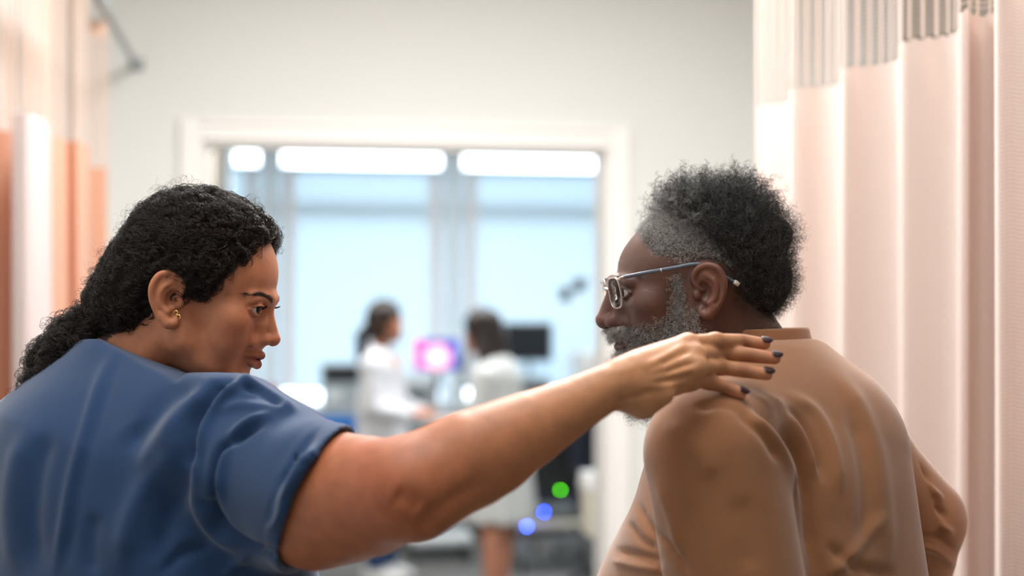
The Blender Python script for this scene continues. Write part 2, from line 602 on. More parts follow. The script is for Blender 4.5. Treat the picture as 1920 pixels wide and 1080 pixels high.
# ------------------------------------------------------------------ the head, in millimetres: x forward, y to its left, z up
def head_clay(lo, hi, h, R, t, s, kind, lean=0.0):
    c = Clay(lo, hi, h).frame(R, t, s)
    fem = kind == 'woman'
    if fem:
        c.ell((-4, 0, 50), (91, 75, 80), 0)
        c.ell((38, 0, 48), (47, 60, 46), 16)
    else:
        c.ell((-16, 0, 38), (91, 75, 74), 0)
        c.ell((38, 0, 42), (41, 58, 38), 16)
    c.ell((-40, 0, 20), (52, 62, 58), 25)
    c.ell((48, 0, -2), (44, 58, 52), 22)
    for y in (-1, 1):
        c.ell((61, y*43, 0), (22, 20, 17) if not fem else (23, 22, 19), 16)
        c.ell((58, y*34, -30), (28, 26, 32) if fem else (26, 24, 28), 18)
        c.cap((14, y*50, -44), (78, y*11, -70), 17 if fem else 18, 15, 18)
        c.cap((0, y*56, 0), (16, y*50, -46), 16, 18, 22)
        c.cap((88, y*8, 36), (78, y*40, 31), 10, 9, 9)
    c.ell((80, 0, -71), (17, 18, 15), 14)
    c.ell((72, 0, -42), (26, 27, 24), 12)
    c.ell((82, 0, -22), (19, 25, 17), 10)
    # nose
    if fem:
        c.chain([(86, 0, 29), (96.5, 0, 12), (106, 0, -3), (109.5, 0, -9.5)], [8.0, 7.5, 8.0, 9.8], 8)
        wx, wz, wr, wy = 101, -13.5, 7.5, 11.5
    else:
        c.chain([(88, 0, 30), (100, 0, 12), (109, 0, -4), (112, 0, -9)], [8.5, 9, 10.5, 12], 8)
        wx, wz, wr, wy = 103, -13, 10, 14
    for y in (-1, 1):
        c.ell((wx, y*wy, wz), (9 if fem else 11, wr*0.85, wr), 5)
        c.ell((wx+3.5, y*7.5, wz-8.5), (6, 3.4, 5), 2, 'sub')
        c.ell((88, y*13, 0), (12, 11, 17), 8)
        c.ell((90, y*19, -20), (9, 11, 9), 8)
        c.chain([(wx-8, y*(wy+wr+3.5), wz-6), (wx-10, y*28, wz-14), (wx-14, y*32, wz-26)], [0.5, 0.9, 0.5], 4, 'sub')
    # philtrum hollow and the step below the lower lip
    c.cap((107, 0, -22), (107.5, 0, -30), 2.0, 2.0, 4, 'sub')
    c.chain([(101, -13, -58.5), (104, 0, -58.5), (101, 13, -58.5)], [5.5, 6, 5.5], 7, 'sub')
    # eyes
    for y in (-1, 1):
        c.ell((95, y*34, 20), (13, 17, 12), 8, 'sub')
        c.ell((77.5, y*32, 21), 13.6, 2.5)
        # upper lid fold and lower lid rim
        c.chain([(87, y*19.5, 19), (91.2, y*26, 26.8), (89.5, y*37, 26.8), (80.5, y*47, 19.5)], [1.2, 1.7, 1.8, 1.3], 2.0)
        c.chain([(87, y*19.5, 18), (89.8, y*27, 14.4), (88, y*37, 14.4), (80.5, y*47, 18.5)], [1.0, 1.2, 1.2, 1.0], 2.5)
        c.chain([(88, y*19, 25), (90.5, y*27, 31), (88, y*38, 31), (80, y*47, 24)], [1.0, 1.1, 1.1, 1.0], 2.0, 'sub')
        c.ell((90, y*33.5, 20.6), (12, 13.5, 5.0), 0.8, 'sub')
    # lips
    for y in (-1, 1):
        c.chain([(103.5, 0, -34.8), (102.5, y*5, -33.8), (98.5, y*12, -35.5), (89, y*23, -40)], [4.0, 4.3, 4.0, 2.0], 3.0)
        c.chain([(101.5, 0, -46.8), (98, y*11, -46), (89.5, y*21, -41.5)], [5.6, 5.2, 2.2], 3.0)
    c.chain([(92, -24, -41.5), (101, -12, -40.6), (109, 0, -40.2), (101, 12, -40.6), (92, 24, -41.5)], [0.9, 1.1, 1.3, 1.1, 0.9], 1.2, 'sub')
    # ears
    for y in (-1, 1):
        E = lambda u, z, o: (u*math.cos(lean)-z*math.sin(lean), y*(73+o), z*math.cos(lean)+u*math.sin(lean))
        c.ell(E(-10, 2, 4), (15, 6, 26), 4, rot=rotz(y*-0.42)@roty(-0.10))
        c.ell(E(-16, 13, 9), (14, 3.6, 20), 3, rot=rotz(y*-0.42)@roty(-0.10))
        c.ell(E(-8, 22, 7), (14, 3.4, 12), 3, rot=rotz(y*-0.42))
        c.ell(E(-4, 2, 10), (8.5, 9, 12.5), 2.5, 'sub')
        c.ell(E(-10, 15, 15), (7, 4.0, 7), 2.5, 'sub')
        c.chain(smooth_path([E(-4, 3, 3), E(3, 8, 3.5), E(6, 19, 3), E(1, 29, 6), E(-11, 33, 10), E(-23, 28, 15), E(-29, 14, 17), E(-28, 0, 15), E(-23, -12, 12), E(-15, -23, 8)], 3), smooth_r([2.4, 3.0, 3.6, 3.9, 4.0, 4.1, 3.9, 3.7, 3.6, 4.2], 3), 3)
        c.chain(smooth_path([E(-8, 22, 9), E(-16, 14, 13), E(-19, 3, 13), E(-16, -9, 11), E(-8, -14, 8)], 3), smooth_r([2.5, 3.2, 3.4, 3.4, 3.6], 3), 3)
        c.chain(smooth_path([E(-13, -20, 7), E(-6, -28, 5), E(1, -26, 2), E(2, -20, 1)], 3), smooth_r([6.2, 7.4, 6.0, 4.5], 3), 4, )
        c.ell(E(4.5, -2, 3), (4.5, 3.8, 6.5), 3)
    return c


print('part a ok')
# ================================================================== PEOPLE IN FRONT
ID = np.eye(3); Z0 = np.zeros(3)


def local(V, R, t, s):
    return ((V-t)@R)/s


def trousers_and_shoes(par, hipc, fwd, mt, ms, hip_r=0.17, waist=0.98, step=0.10):
    """the lower body, below the photograph's edge: trousers and shoes on the floor"""
    f = np.array([math.cos(fwd), math.sin(fwd), 0]); l = np.array([-f[1], f[0], 0])
    hx = np.array([hipc[0], hipc[1], 0.0])
    c = Clay(hx+[-0.32, -0.32, 0.02], hx+[0.32, 0.32, waist+0.06], 0.011)
    c.cap(hx+[0, 0, waist-0.05], hx+[0, 0, waist-0.13], hip_r*0.95, hip_r, 0.04)
    for sd in (-1, 1):
        a = hx+l*sd*0.085+[0, 0, waist-0.16]; kn = hx+l*sd*0.10+f*0.02+[0, 0, 0.48]; an = hx+l*sd*0.11+[0, 0, 0.09]
        c.chain([a, kn, an], [0.098, 0.072, 0.062], 0.03)
    c.half((0, 0, -1), (0, 0, 0.075)); c.half((0, 0, 1), (0, 0, waist))
    V, Q = c.mesh(2)
    mesh_obj('trousers', V, Q, mt, par)
    for sd in (-1, 1):
        o = hx+l*sd*0.11
        c = Clay(o+[-0.2, -0.2, -0.01], o+[0.2, 0.2, 0.16], 0.008)
        c.chain([o-f*0.06+[0, 0, 0.05], o+f*0.08+[0, 0, 0.043], o+f*0.16+[0, 0, 0.036]], [0.045, 0.047, 0.036], 0.02)
        c.cap(o+[0, 0, 0.05], o+[0, 0, 0.12], 0.045, 0.042, 0.02)
        c.half((0, 0, -1), (0, 0, 0.0)); c.half((0, 0, 1), (0, 0, 0.10))
        V, Q = c.mesh(1)
        mesh_obj('shoe', V, Q, ms, par)


# ------------------------------------------------------------------ the woman
W_R = rotz(math.radians(-4)) @ roty(math.radians(20))
W_T = np.array([-0.401, 1.80, 1.5227])
W_S = 0.001
woman = empty('person', (-0.45, 1.76, 0.0), 'woman with curly dark hair in a blue scrub top, reaching out one arm', 'person')

skin_w = skin_mat('skin_woman', 0.52, 0.07)
WCOL = np.array(rgb(186, 120, 86)[:3]); WCHEEK = np.array(rgb(196, 112, 80)[:3]); WLIP = np.array(rgb(150, 78, 66)[:3])
WHAND = np.array(rgb(196, 140, 100)[:3])

hc = head_clay((-0.56, 1.66, 1.30), (-0.26, 1.94, 1.69), 0.0013, W_R, W_T, W_S, 'woman', lean=math.radians(10))
hc.cap((-28, 0, -25), (-66, 4, -135), 52, 60, 26)
hc.cap((-10, -30, -35), (-30, -34, -110), 22, 26, 20)
hc.ell((40, -26, -66), (40, 30, 20), 18)
V, Q = hc.mesh(2)
L = local(V, W_R, W_T, W_S)
x, y, z = L.T
col = np.tile(WCOL, (len(V), 1))
def blend(col, c2, m):
    m = np.clip(m, 0, 1)[:, None]; return col*(1-m)+np.asarray(c2)*m
g = lambda cx, cy, cz, r: np.exp(-(((x-cx)**2+(np.abs(y)-cy)**2+(z-cz)**2)/(r*r)))
col = blend(col, WCHEEK, g(72, 42, -5, 22)*0.6)
col = blend(col, WCHEEK, g(112, 0, -6, 10)*0.5)
col = blend(col, rgb(140, 84, 58)[:3], g(82, 30, 8, 12)*0.5)
lipm = np.clip(1.4-np.abs((z+40)/(9.5-np.abs(y)*0.33+0.01)), 0, 1)*(np.abs(y) < 25)*(x > 78)
lipm *= np.clip((x-78)/5, 0, 1)
col = blend(col, WLIP, lipm*1.3*(z < -32)*(z > -50))
col = blend(col, rgb(120, 66, 50)[:3], g(-2, 84, 2, 12)*0.55)
def w_hairline(zz):
    return np.interp(zz, [-90, -71, -50, -13, 0, 17, 38, 61, 80, 103, 115], [-75, -69, -42, -24, -2, 30, 44, 52, 62, 64, 64])
hairm = np.clip((w_hairline(z)-x)/5, 0, 1)*np.clip(1.5-np.exp(-((x+8)**2+(z-2)**2)/700.0)*(np.abs(y) > 76)*3, 0, 1)*(z > -80)
hairm *= 1-np.clip((np.abs(y)-76.5)/3, 0, 1)*(np.hypot(x+12, z-2) < 42)
col = blend(col, rgb(30, 20, 16)[:3], hairm*0.93)
colh = np.concatenate([col, np.ones((len(V), 1))], 1)
W_HEAD = (V, Q)
bvh_wh = bvh(V, Q)

def eyes(par, R, t, s_, iris):
    m_w = mat('eye_white', rgb(206, 196, 190), 0.15); m_w.node_tree.nodes['Principled BSDF'].inputs['Coat Weight'].default_value = 0.5
    m_i = mat('eye_iris', iris, 0.45); m_i.node_tree.nodes['Principled BSDF'].inputs['Specular IOR Level'].default_value = 0.25
    for y_ in (-1, 1):
        c_ = np.array([77.0, y_*32, 21.0])
        vv = []; ff = []; fi = []
        gz = np.array([1.0, 0.0, 0.02]) if True else None
        nr, ns = 18, 28
        A_ = rotz(GAZE[0])@roty(GAZE[1])
        for i in range(nr+1):
            th = math.pi*i/nr
            for j in range(ns):
                ph = 2*math.pi*j/ns
                r_ = 12.7+(0.7*max(0, 1-(th/0.52)**2))
                q = A_@np.array([math.cos(th)*r_, math.sin(th)*math.cos(ph)*r_, math.sin(th)*math.sin(ph)*r_])
                vv.append(R@((c_+q)*s_)+t)
        for i in range(nr):
            for j in range(ns):
                k2 = (j+1) % ns
                ff.append((i*ns+j, i*ns+k2, (i+1)*ns+k2, (i+1)*ns+j))
        o_ = mesh_obj('eyeball', vv, ff, m_w, par)
        o_.data.materials.append(m_i)
        for i in range(nr):
            if math.pi*(i+0.5)/nr < 0.58:
                for j in range(ns): o_.data.polygons[i*ns+j].material_index = 1


GAZE = (-0.20, -0.16)
eyes(woman, W_R, W_T, W_S, rgb(24, 14, 10))


# the sweater of the man is needed first so that the hand can lie on it: see man's torso below
# ------------------------------------------------------------------ the man
M_S = 0.00103
M_R = rotz(math.radians(186)) @ roty(math.radians(12.5))
M_T = np.array([0.2330, 1.90, 1.5343])
man = empty('person', (0.33, 1.80, 0.0), 'bearded man with grey curly hair and glasses in a tan sweater', 'person')
MCOL = np.array(rgb(96, 66, 56)[:3])
skin_m = skin_mat('skin_man', 0.50, 0.08, 0.35)
hc = head_clay((0.08, 1.76, 1.32), (0.40, 2.03, 1.72), 0.0013, M_R, M_T, M_S, 'man', lean=math.radians(4))
hc.ell((-36, 0, 30), (74, 72, 70), 20)
hc.cap((-32, 0, -15), (-76, 0, -120), 53, 54, 26)
hc.cap((-20, 0, -30), (-58, 0, -130), 50, 53, 26)
hc.ell((40, 0, -66), (42, 48, 24), 20)
V, Q = hc.mesh(2)
L = local(V, M_R, M_T, M_S)
x, y, z = L.T
# crow's feet, forehead lines, neck creases
N = normals(V, Q)
wr = np.zeros(len(V))
for k_, (zz, amp) in enumerate(((62, 0.5), (72, 0.5), (82, 0.4))):
    wr -= amp*np.exp(-((z-zz-0.02*np.abs(y))/1.6)**2)*np.clip((x-70)/10, 0, 1)
for a_ in (-0.35, 0.0, 0.35):
    dx, dz = x-66, z-20
    u_ = dx*math.sin(a_)+dz*math.cos(a_); v_ = -dx*math.cos(a_)+dz*math.sin(a_)
    wr -= 0.22*np.exp(-(u_/1.4)**2)*np.clip(v_/6, 0, 1)*np.clip((20-v_)/8, 0, 1)*(np.abs(y) > 40)
V = V+N*(wr*0.001)[:, None]
col = np.tile(MCOL, (len(V), 1))
g = lambda cx, cy, cz, r: np.exp(-(((x-cx)**2+(np.abs(y)-cy)**2+(z-cz)**2)/(r*r)))
col = blend(col, rgb(124, 78, 66)[:3], g(114, 0, -6, 14)*0.8)
col = blend(col, rgb(124, 76, 58)[:3], (np.abs(y) > 78)*np.clip((np.abs(y)-76)/8, 0, 1)*(np.hypot(x+8, z) < 45)*0.6)
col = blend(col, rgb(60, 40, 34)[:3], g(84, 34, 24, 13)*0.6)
col = blend(col, rgb(96, 56, 52)[:3], np.exp(-((z+42)/6.5)**2)*(np.abs(y) < 24)*np.clip((x-84)/6, 0, 1))
def m_hairline(zz):
    return np.interp(zz, [-60, -40, -18, 0, 24, 34, 45, 60, 80, 100, 120, 135], [-95, -75, -50, -38, -32, -2, 16, 46, 52, 50, 36, 20])
EARM = lambda X, Y, Z: (np.hypot(X+9, Z-2) < 38)*(np.abs(Y) > 70)
hm = np.clip((m_hairline(z)-x)/6, 0, 1)*(1-EARM(x, y, z)*1.0)
side = np.clip((60-z)/30, 0, 1)*np.clip((x+25)/30, 0, 1)
col = blend(col, rgb(34, 28, 26)[:3], hm*0.9*(1-0.75*side))
colm = np.concatenate([col, np.ones((len(V), 1))], 1)
M_HEAD = (V, Q)
bvh_mh = bvh(V, Q)

GAZE = (0.15, -0.05)
eyes(man, M_R, M_T, M_S, rgb(28, 18, 14))
# sweater
sw_c = rgb(162, 110, 72)
m_sweater = fabric_mat('tan_jersey', rgb(142, 97, 66), rgb(157, 109, 75), rough=0.9, sheen=0.35, scale=24, weave=2400, bump=0.4)
JM = P(1338, 852, 1.62); JF = P(1590, 850, 1.97)
c = Clay((0.03, 1.38, 0.86), (0.66, 2.13, 1.53), 0.0033)
fwd_m = np.array([-.80, .60, 0]); rt_m = np.array([.60, .80, 0])
tc_ = np.array([0.305, 1.80, 0])
up_ = tc_+rt_m*0.0
def sq_cap(c, a, b, ra, rb, ax, f, k): c.cap(a, b, ra, rb, k, 'add', (ax, f))
sq_cap(c, tc_+[0.015, 0, 1.27], tc_+[-0.01, 0, 0.98], 0.165, 0.205, fwd_m, 0.90, 0.05)
sq_cap(c, P(1475, 815, 1.84), tc_+[0.01, 0, 1.20], 0.118, 0.165, fwd_m, 0.95, 0.06)
c.cap(P(1436, 690, 1.90), P(1510, 800, 1.88), 0.060, 0.095, 0.04)
c.cap(P(1440, 698, 1.86), JM+[0.005, 0.01, 0.004], 0.062, 0.072, 0.05)
c.cap(P(1446, 698, 1.90), JF, 0.056, 0.078, 0.035)
# near sleeve
EM = P(1392, 1180, 1.60)
c.cap(JM, EM, 0.079, 0.079, 0.022)
c.cap(EM, P(1290, 1215, 1.80), 0.064, 0.05, 0.03)
# far sleeve, elbow pushed back
EF = P(1722, 985, 2.0)
c.chain([JF, EF+[0, 0, 0.015]], [0.078, 0.060], 0.02)
c.chain([EF, P(1705, 1110, 2.05)], [0.062, 0.052], 0.02)
c.cap(P(1560, 860, 1.84), P(1580, 1110, 1.82), 0.095, 0.108, 0.05)
# belly
c.ell(tuple(tc_+fwd_m*0.10+[0, 0, 1.08]), (0.13, 0.13, 0.16), 0.06)
c.half((0, 0, -1), (0, 0, 0.90))
# neck hole
NB = P(1440, 640, 1.90); NT = P(1395, 560, 1.90)
nd_ = np.array([-0.03, 0, 1.0]); nd_ /= np.linalg.norm(nd_)
c.half(nd_, P(1448, 636, 1.90), k=0.010)
V, Q = c.mesh(3)
M_FOLDS = [
    # seam groove between the near sleeve and the back
    ([(1395, 742), (1452, 790), (1492, 850), (1512, 920), (1520, 1000), (1530, 1080)], 12, -9),
    ([(1420, 735), (1480, 775), (1515, 835), (1532, 900)], 9, 5),
    ([(1400, 770), (1450, 815), (1480, 870), (1496, 930)], 9, 5),
    ([(1380, 775), (1430, 815), (1462, 868)], 8, -4),
    ([(1455, 755), (1500, 790), (1530, 850), (1545, 905)], 8, -6),
    ([(1470, 735), (1530, 775), (1565, 850), (1575, 930)], 11, 4),
    ([(1300, 765), (1360, 760), (1420, 790)], 9, -3),
    ([(1560, 690), (1610, 760), (1645, 850), (1660, 960), (1665, 1070)], 16, 4),
    ([(1590, 760), (1615, 850), (1625, 960), (1610, 1060)], 14, -4),
    ([(1550, 1080), (1600, 1040), (1655, 960)], 12, 4),
    ([(1550, 1020), (1600, 1060), (1680, 1080)], 12, -4),
    # near side wrinkles low at the left
    ([(1190, 930), (1215, 985), (1262, 1030), (1290, 1075)], 8, -5),
    ([(1150, 1030), (1195, 1040), (1245, 1052)], 6, -4),
    ([(1146, 1050), (1195, 1062), (1250, 1072)], 6, 4),
    ([(1175, 975), (1200, 1010), (1235, 1032)], 7, -4),
    ([(1230, 900), (1262, 980), (1278, 1075)], 10, 3),
    # far sleeve rings
    ([(1690, 860), (1725, 880), (1742, 905)], 6, -5, 0, 1.935),
    ([(1700, 900), (1740, 915), (1768, 940)], 6, 5, 0, 1.935),
    ([(1705, 930), (1745, 945), (1778, 972)], 6, -5, 0, 1.935),
    ([(1712, 960), (1750, 975), (1790, 1005)], 6, 5, 0, 1.935),
    ([(1716, 990), (1755, 1005), (1795, 1035)], 6, -5, 0, 1.935),
    ([(1720, 1020), (1760, 1035), (1790, 1065)], 6, 5, 0, 1.935),
    ([(1240, 800), (1300, 830), (1340, 900)], 22, 3),
    ([(1380, 930), (1400, 1000), (1405, 1075)], 24, -2),
]
V = folds(V, Q, [(a_[0], a_[1], a_[2]*1.35)+tuple(a_[3:]) for a_ in M_FOLDS])
V = relax(V, Q, 1)
o = mesh_obj('sweater', V, Q, m_sweater, man)
SWEATER = bvh(V, Q)
# ribbed collar band
cr = []
R_ = np.array([[nd_[2], 0, nd_[0]], [0, 1, 0], [-nd_[0], 0, nd_[2]]])
nc = M_T+M_R@(np.array([-84, 0, -92.0])*M_S)
band = MB()
seg = 72
prof_ = [(0.0720, -0.024), (0.0645, -0.012), (0.0612, 0.000), (0.0602, 0.007), (0.0592, 0.0095), (0.0570, 0.0105), (0.0550, 0.0085), (0.0550, 0.004), (0.058, -0.022)]
CB = P(1426, 631, 1.90)
vv = []; ff = []
for i in range(seg):
    a_ = 2*math.pi*i/seg
    for (r_, z_) in prof_:
        q = np.array([math.cos(a_)*r_*1.08, math.sin(a_)*r_*1.02, z_])
        vv.append(CB+R_@q)
m_ = len(prof_)
for i in range(seg):
    j = (i+1) % seg
    for k_ in range(m_):
        l_ = (k_+1) % m_
        ff.append((i*m_+k_, j*m_+k_, j*m_+l_, i*m_+l_))
col_o = mesh_obj('collar', vv, ff, m_sweater, man)

# far hand of the man, beyond his back: forearm and curled hand near his hip
def hand(c, W, d, n, side, curl=0.5, sc=1.0, k=0.004):
    """a relaxed hand: wrist W, direction d, back-of-hand normal n, side +1 when the thumb lies along n x d"""
    d = d/np.linalg.norm(d); n = n-d*np.dot(n, d); n /= np.linalg.norm(n); t = np.cross(n, d)*side
    pt = lambda a, b, e: W+(d*a+t*b+n*e)*sc
    c.chain([pt(0, 0.006, 0), pt(0.045, 0.014, 0), pt(0.08, 0.022, 0)], [0.024*sc, 0.017*sc, 0.0125*sc], 0.02)
    c.chain([pt(0, -0.006, 0), pt(0.045, -0.014, 0), pt(0.076, -0.024, 0)], [0.024*sc, 0.016*sc, 0.0115*sc], 0.02)
    for b0, L_, r0 in ((0.028, 0.070, 0.0088), (0.009, 0.078, 0.0090), (-0.010, 0.072, 0.0086), (-0.028, 0.058, 0.0076)):
        p = pt(0.080, b0, 0); ang = 0.15; ps = [p]; rs = [r0*1.1*sc]
        for f_, q_ in ((0.45, 0.95), (0.30, 0.88), (0.25, 0.74)):
            ang += curl*0.8
            p = p+(d*math.cos(ang)-n*math.sin(ang)+t*b0*0.6)*L_*f_*sc
            ps.append(p); rs.append(r0*q_*sc)
        c.chain(ps, rs, k)
    c.chain([pt(0.012, 0.02, -0.004), pt(0.038, 0.046, -0.016), pt(0.062, 0.056, -0.028), pt(0.080, 0.055, -0.040)], [0.016*sc, 0.0125*sc, 0.0105*sc, 0.0085*sc], 0.008)

fh = Clay((0.42, 1.90, 0.98), (0.70, 2.35, 1.28), 0.003)
w2 = P(1640, 1190, 2.10)
fh.cap(P(1690, 1110, 2.05), w2, 0.040, 0.029, 0.01)
hand(fh, w2, np.array([-0.5, 0.35, -0.7]), np.array([0.6, 0.7, 0.0]), -1)
V2, Q2 = fh.mesh(1)
nh = Clay((0.02, 1.55, 0.92), (0.36, 2.0, 1.26), 0.003)
w1 = P(1255, 1225, 1.90)
nh.cap(P(1290, 1215, 1.80), w1, 0.038, 0.028, 0.01)
hand(nh, w1, np.array([-0.35, 0.6, -0.5]), np.array([-0.6, -0.5, 0.3]), 1)
V3, Q3 = nh.mesh(1)
mc4 = np.concatenate([MCOL*0.95, [1]])
# coarse core of the trunk and legs under the clothes
core = Clay((0.0, 1.5, 0.06), (0.62, 2.1, 1.5), 0.012)
core.cap(tc_+[0.01, 0, 1.28], tc_+[0, 0, 1.0], 0.12, 0.13, 0.04)
core.cap(P(1448, 700, 1.90), tc_+[0.01, 0, 1.26], 0.05, 0.10, 0.04)
for sd in (-1, 1):
    core.chain([tc_+rt_m*sd*0.085+[0, 0, 0.92], tc_+rt_m*sd*0.10+[0, 0, 0.48], tc_+rt_m*sd*0.11+[0, 0, 0.10]], [0.085, 0.058, 0.046], 0.03)
V4, Q4 = core.mesh(1)
V, Q, col = join([(M_HEAD[0], M_HEAD[1], colm)]+[(a, b, np.tile(mc4, (len(a), 1))) for a, b in ((V2, Q2), (V3, Q3), (V4, Q4))])
mesh_obj('body', V, Q, skin_m, man, col=col)
trousers_and_shoes(man, tc_, math.atan2(fwd_m[1], fwd_m[0]), mat('navy_trousers', rgb(34, 38, 52), 0.9), mat('black_leather', rgb(22, 20, 20), 0.4), 0.185)

# ------------------------------------------------------------------ the woman's arm and hand
def on_sweater(px, py, r, fallback, lift=0.0):
    d = Vector(((px-960)/FPX, 1.0, (HOR-py)/FPX)).normalized()
    hit = SWEATER.ray_cast(Vector((0, 0, CAM_Z)), d)
    D = hit[0].y-r*1.0+0.0012-lift if hit[0] is not None else fallback
    D = min(D, fallback+0.03)
    return P(px, py, D), D

ac = Clay((-0.36, 1.33, 1.21), (0.33, 1.80, 1.53), 0.0018)
SH = P(420, 845, 1.66); EL = P(765, 925, 1.43); WR = P(1160, 716, 1.515)
up1 = P(600, 935, 1.53)
def arm_upper(c, o, reach=1):
    c.chain([SH, up1, P(690, 925, 1.475), EL], [0.075+o, 0.066+o, 0.058+o, 0.047+o], 0.02)
    c.cap(P(590, 985, 1.54), P(705, 965, 1.48), 0.045+o, 0.036+o, 0.03)
    c.cap(P(600, 868, 1.53), P(735, 893, 1.46), 0.037+o, 0.022+o, 0.02)
arm_upper(ac, 0.0)
ac.cap(P(770, 948, 1.425), P(792, 965, 1.425), 0.026, 0.022, 0.02)
ac.chain([P(745, 915, 1.44), P(880, 858, 1.455), P(990, 806, 1.48), P(1085, 755, 1.50), WR], [0.046, 0.0485, 0.040, 0.029, 0.0235], 0.022)
ac.cap(P(840, 905, 1.445), P(930, 868, 1.465), 0.030, 0.024, 0.03)
# wrist and palm
kn = [(1290, 645), (1303, 666), (1306, 690), (1296, 713)]
tips = [[(1342, 640), (1392, 640), (1434, 645)],
        [(1354, 660), (1406, 666), (1453, 672)],
        [(1346, 687), (1396, 695), (1438, 702)],
        [(1330, 716), (1360, 726), (1390, 738)]]
rad = [[.0102, .0092, .0086, .0070], [.0104, .0094, .0087, .0071], [.0100, .0090, .0084, .0069], [.0090, .0082, .0076, .0063]]
fall = [1.60, 1.585, 1.57, 1.55]
FK = []
for i in range(4):
    pth = []
    p0, D0 = on_sweater(kn[i][0], kn[i][1], 0.012, fall[i]-0.02, 0.004)
    pth.append(p0)
    for j, q in enumerate(tips[i]):
        lift = (0.008, 0.003, 0.0)[j]
        p_, D_ = on_sweater(q[0], q[1], rad[i][j+1], fall[i], lift)
        pth.append(p_)
    FK.append(pth)
pm = [P(1185, 690, 1.522), P(1190, 705, 1.518), P(1192, 722, 1.515), P(1190, 738, 1.515)]
for i in range(4):
    ac.chain([WR*0.6+pm[i]*0.4, pm[i], FK[i][0]], [.017, .0165, .0115], 0.012)
ac.chain([P(1168, 742, 1.52), P(1205, 758, 1.52), P(1245, 742, 1.52)], [.014, .0165, .010], 0.012)
for i in range(4):
    ac.chain(FK[i], rad[i], 0.0025)
    ac.ell(tuple(FK[i][1]+[0, -0.002, 0]), (0.0098 if i < 3 else 0.0085,)*3, 0.006)
    ac.ell(tuple(FK[i][0]+[0, -0.004, 0]), (0.0095 if i < 3 else 0.0085,)*3, 0.010)
hdA = np.array([.86, -.22, -.42]); hdA /= np.linalg.norm(hdA)
ac.half(-hdA, P(596, 938, 1.53)-hdA*0.030)
# thumb over the far side of the shoulder
ac.chain([P(1195, 690, 1.535), P(1238, 668, 1.565), P(1285, 655, 1.59), P(1325, 652, 1.605)], [.0165, .0130, .0108, .0088], 0.010)
V, Q = ac.mesh(2)
A_V = V
px, py = proj(V)
# skin creases at the finger joints, the elbow hollow and wrist
N = normals(V, Q)
cr = np.zeros(len(V))
for i in range(4):
    for j in (1, 2):
        dn = FK[i][j+1]-FK[i][j-1]; dn /= np.linalg.norm(dn)
        rel = V-FK[i][j]
        al = rel@dn
        for off in (-0.0022, 0.0, 0.0022):
            cr -= 0.0004*np.exp(-((al-off)/0.0008)**2)*(np.linalg.norm(rel, axis=1) < 0.016)*np.clip(-N[:, 1]*2, 0, 1)
V = V+N*cr[:, None]
V = folds(V, Q, [([(822, 950), (800, 975), (785, 1000)], 14, -4), ([(738, 925), (765, 940), (790, 955)], 20, -3),
                 ([(1155, 752), (1190, 745), (1230, 728)], 6, -2.0), ([(1120, 700), (1180, 690), (1250, 668)], 9, 1.0), ([(905, 905), (850, 935), (812, 968)], 12, -3),
  ([(1205, 692), (1248, 668), (1288, 645)], 7, 1.8), ([(1210, 702), (1255, 684), (1300, 667)], 7, 1.6), ([(1212, 714), (1258, 702), (1303, 691)], 7, 1.6), ([(1210, 728), (1255, 722), (1294, 714)], 7, 1.6),
  ([(1235, 688), (1270, 668), (1300, 655)], 5, -1.8), ([(1240, 702), (1275, 689), (1310, 678)], 5, -1.8), ([(1240, 716), (1272, 709), (1305, 702)], 5, -1.8)])
px, py = proj(V)
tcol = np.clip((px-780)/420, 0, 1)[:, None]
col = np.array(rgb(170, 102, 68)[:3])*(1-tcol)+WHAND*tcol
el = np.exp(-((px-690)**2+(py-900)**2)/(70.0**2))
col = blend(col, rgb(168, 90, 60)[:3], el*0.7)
for i in range(4):
    for j in (0, 1, 2):
        dd = np.linalg.norm(V-FK[i][j], axis=1)
        col = blend(col, rgb(132, 78, 58)[:3], np.exp(-(dd/(0.0115 if j else 0.013))**2)*(0.85 if j else 0.4))  # knuckle shading put into the skin colour
    dd = np.linalg.norm(V-FK[i][3], axis=1)
    col = blend(col, rgb(206, 130, 104)[:3], np.exp(-(dd/0.014)**2)*0.7)
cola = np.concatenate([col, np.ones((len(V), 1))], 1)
ARM = (V, Q)

# far arm of the woman and the core of her trunk and legs
wt = np.array([-0.455, 1.755, 0.0])
fwd_w = np.array([.47, .88, 0]); rt_w = np.array([.88, -.47, 0])
JL = P(15, 900, 1.86)
la = Clay((-0.85, 1.62, 0.68), (-0.40, 2.25, 1.36), 0.0035)
e2_ = JL+np.array([-0.03, -0.01, -0.27]); w3 = e2_+np.array([0.06, 0.17, -0.16])
la.chain([JL, e2_, w3], [0.062, 0.042, 0.026], 0.02)
hand(la, w3, np.array([0.2, 0.6, -0.6]), np.array([-0.9, 0.1, 0.0]), 1)
V2, Q2 = la.mesh(1)
core = Clay((-0.75, 1.45, 0.06), (-0.15, 2.1, 1.45), 0.012)
core.cap(wt+[0, 0, 1.24], wt+[0, 0, 1.0], 0.13, 0.14, 0.04)
core.cap(W_T+W_R@(np.array([-60, 4, -120])*W_S), wt+[0, 0, 1.24], 0.05, 0.10, 0.04)
for sd in (-1, 1):
    core.chain([wt+rt_w*sd*0.085+[0, 0, 0.92], wt+rt_w*sd*0.10+[0, 0, 0.48], wt+rt_w*sd*0.11+[0, 0, 0.10]], [0.085, 0.055, 0.043], 0.03)
core.cap(SH, P(560, 915, 1.57), 0.05, 0.05, 0.02)
V4, Q4 = core.mesh(1)
wc4 = np.concatenate([WCOL, [1]])
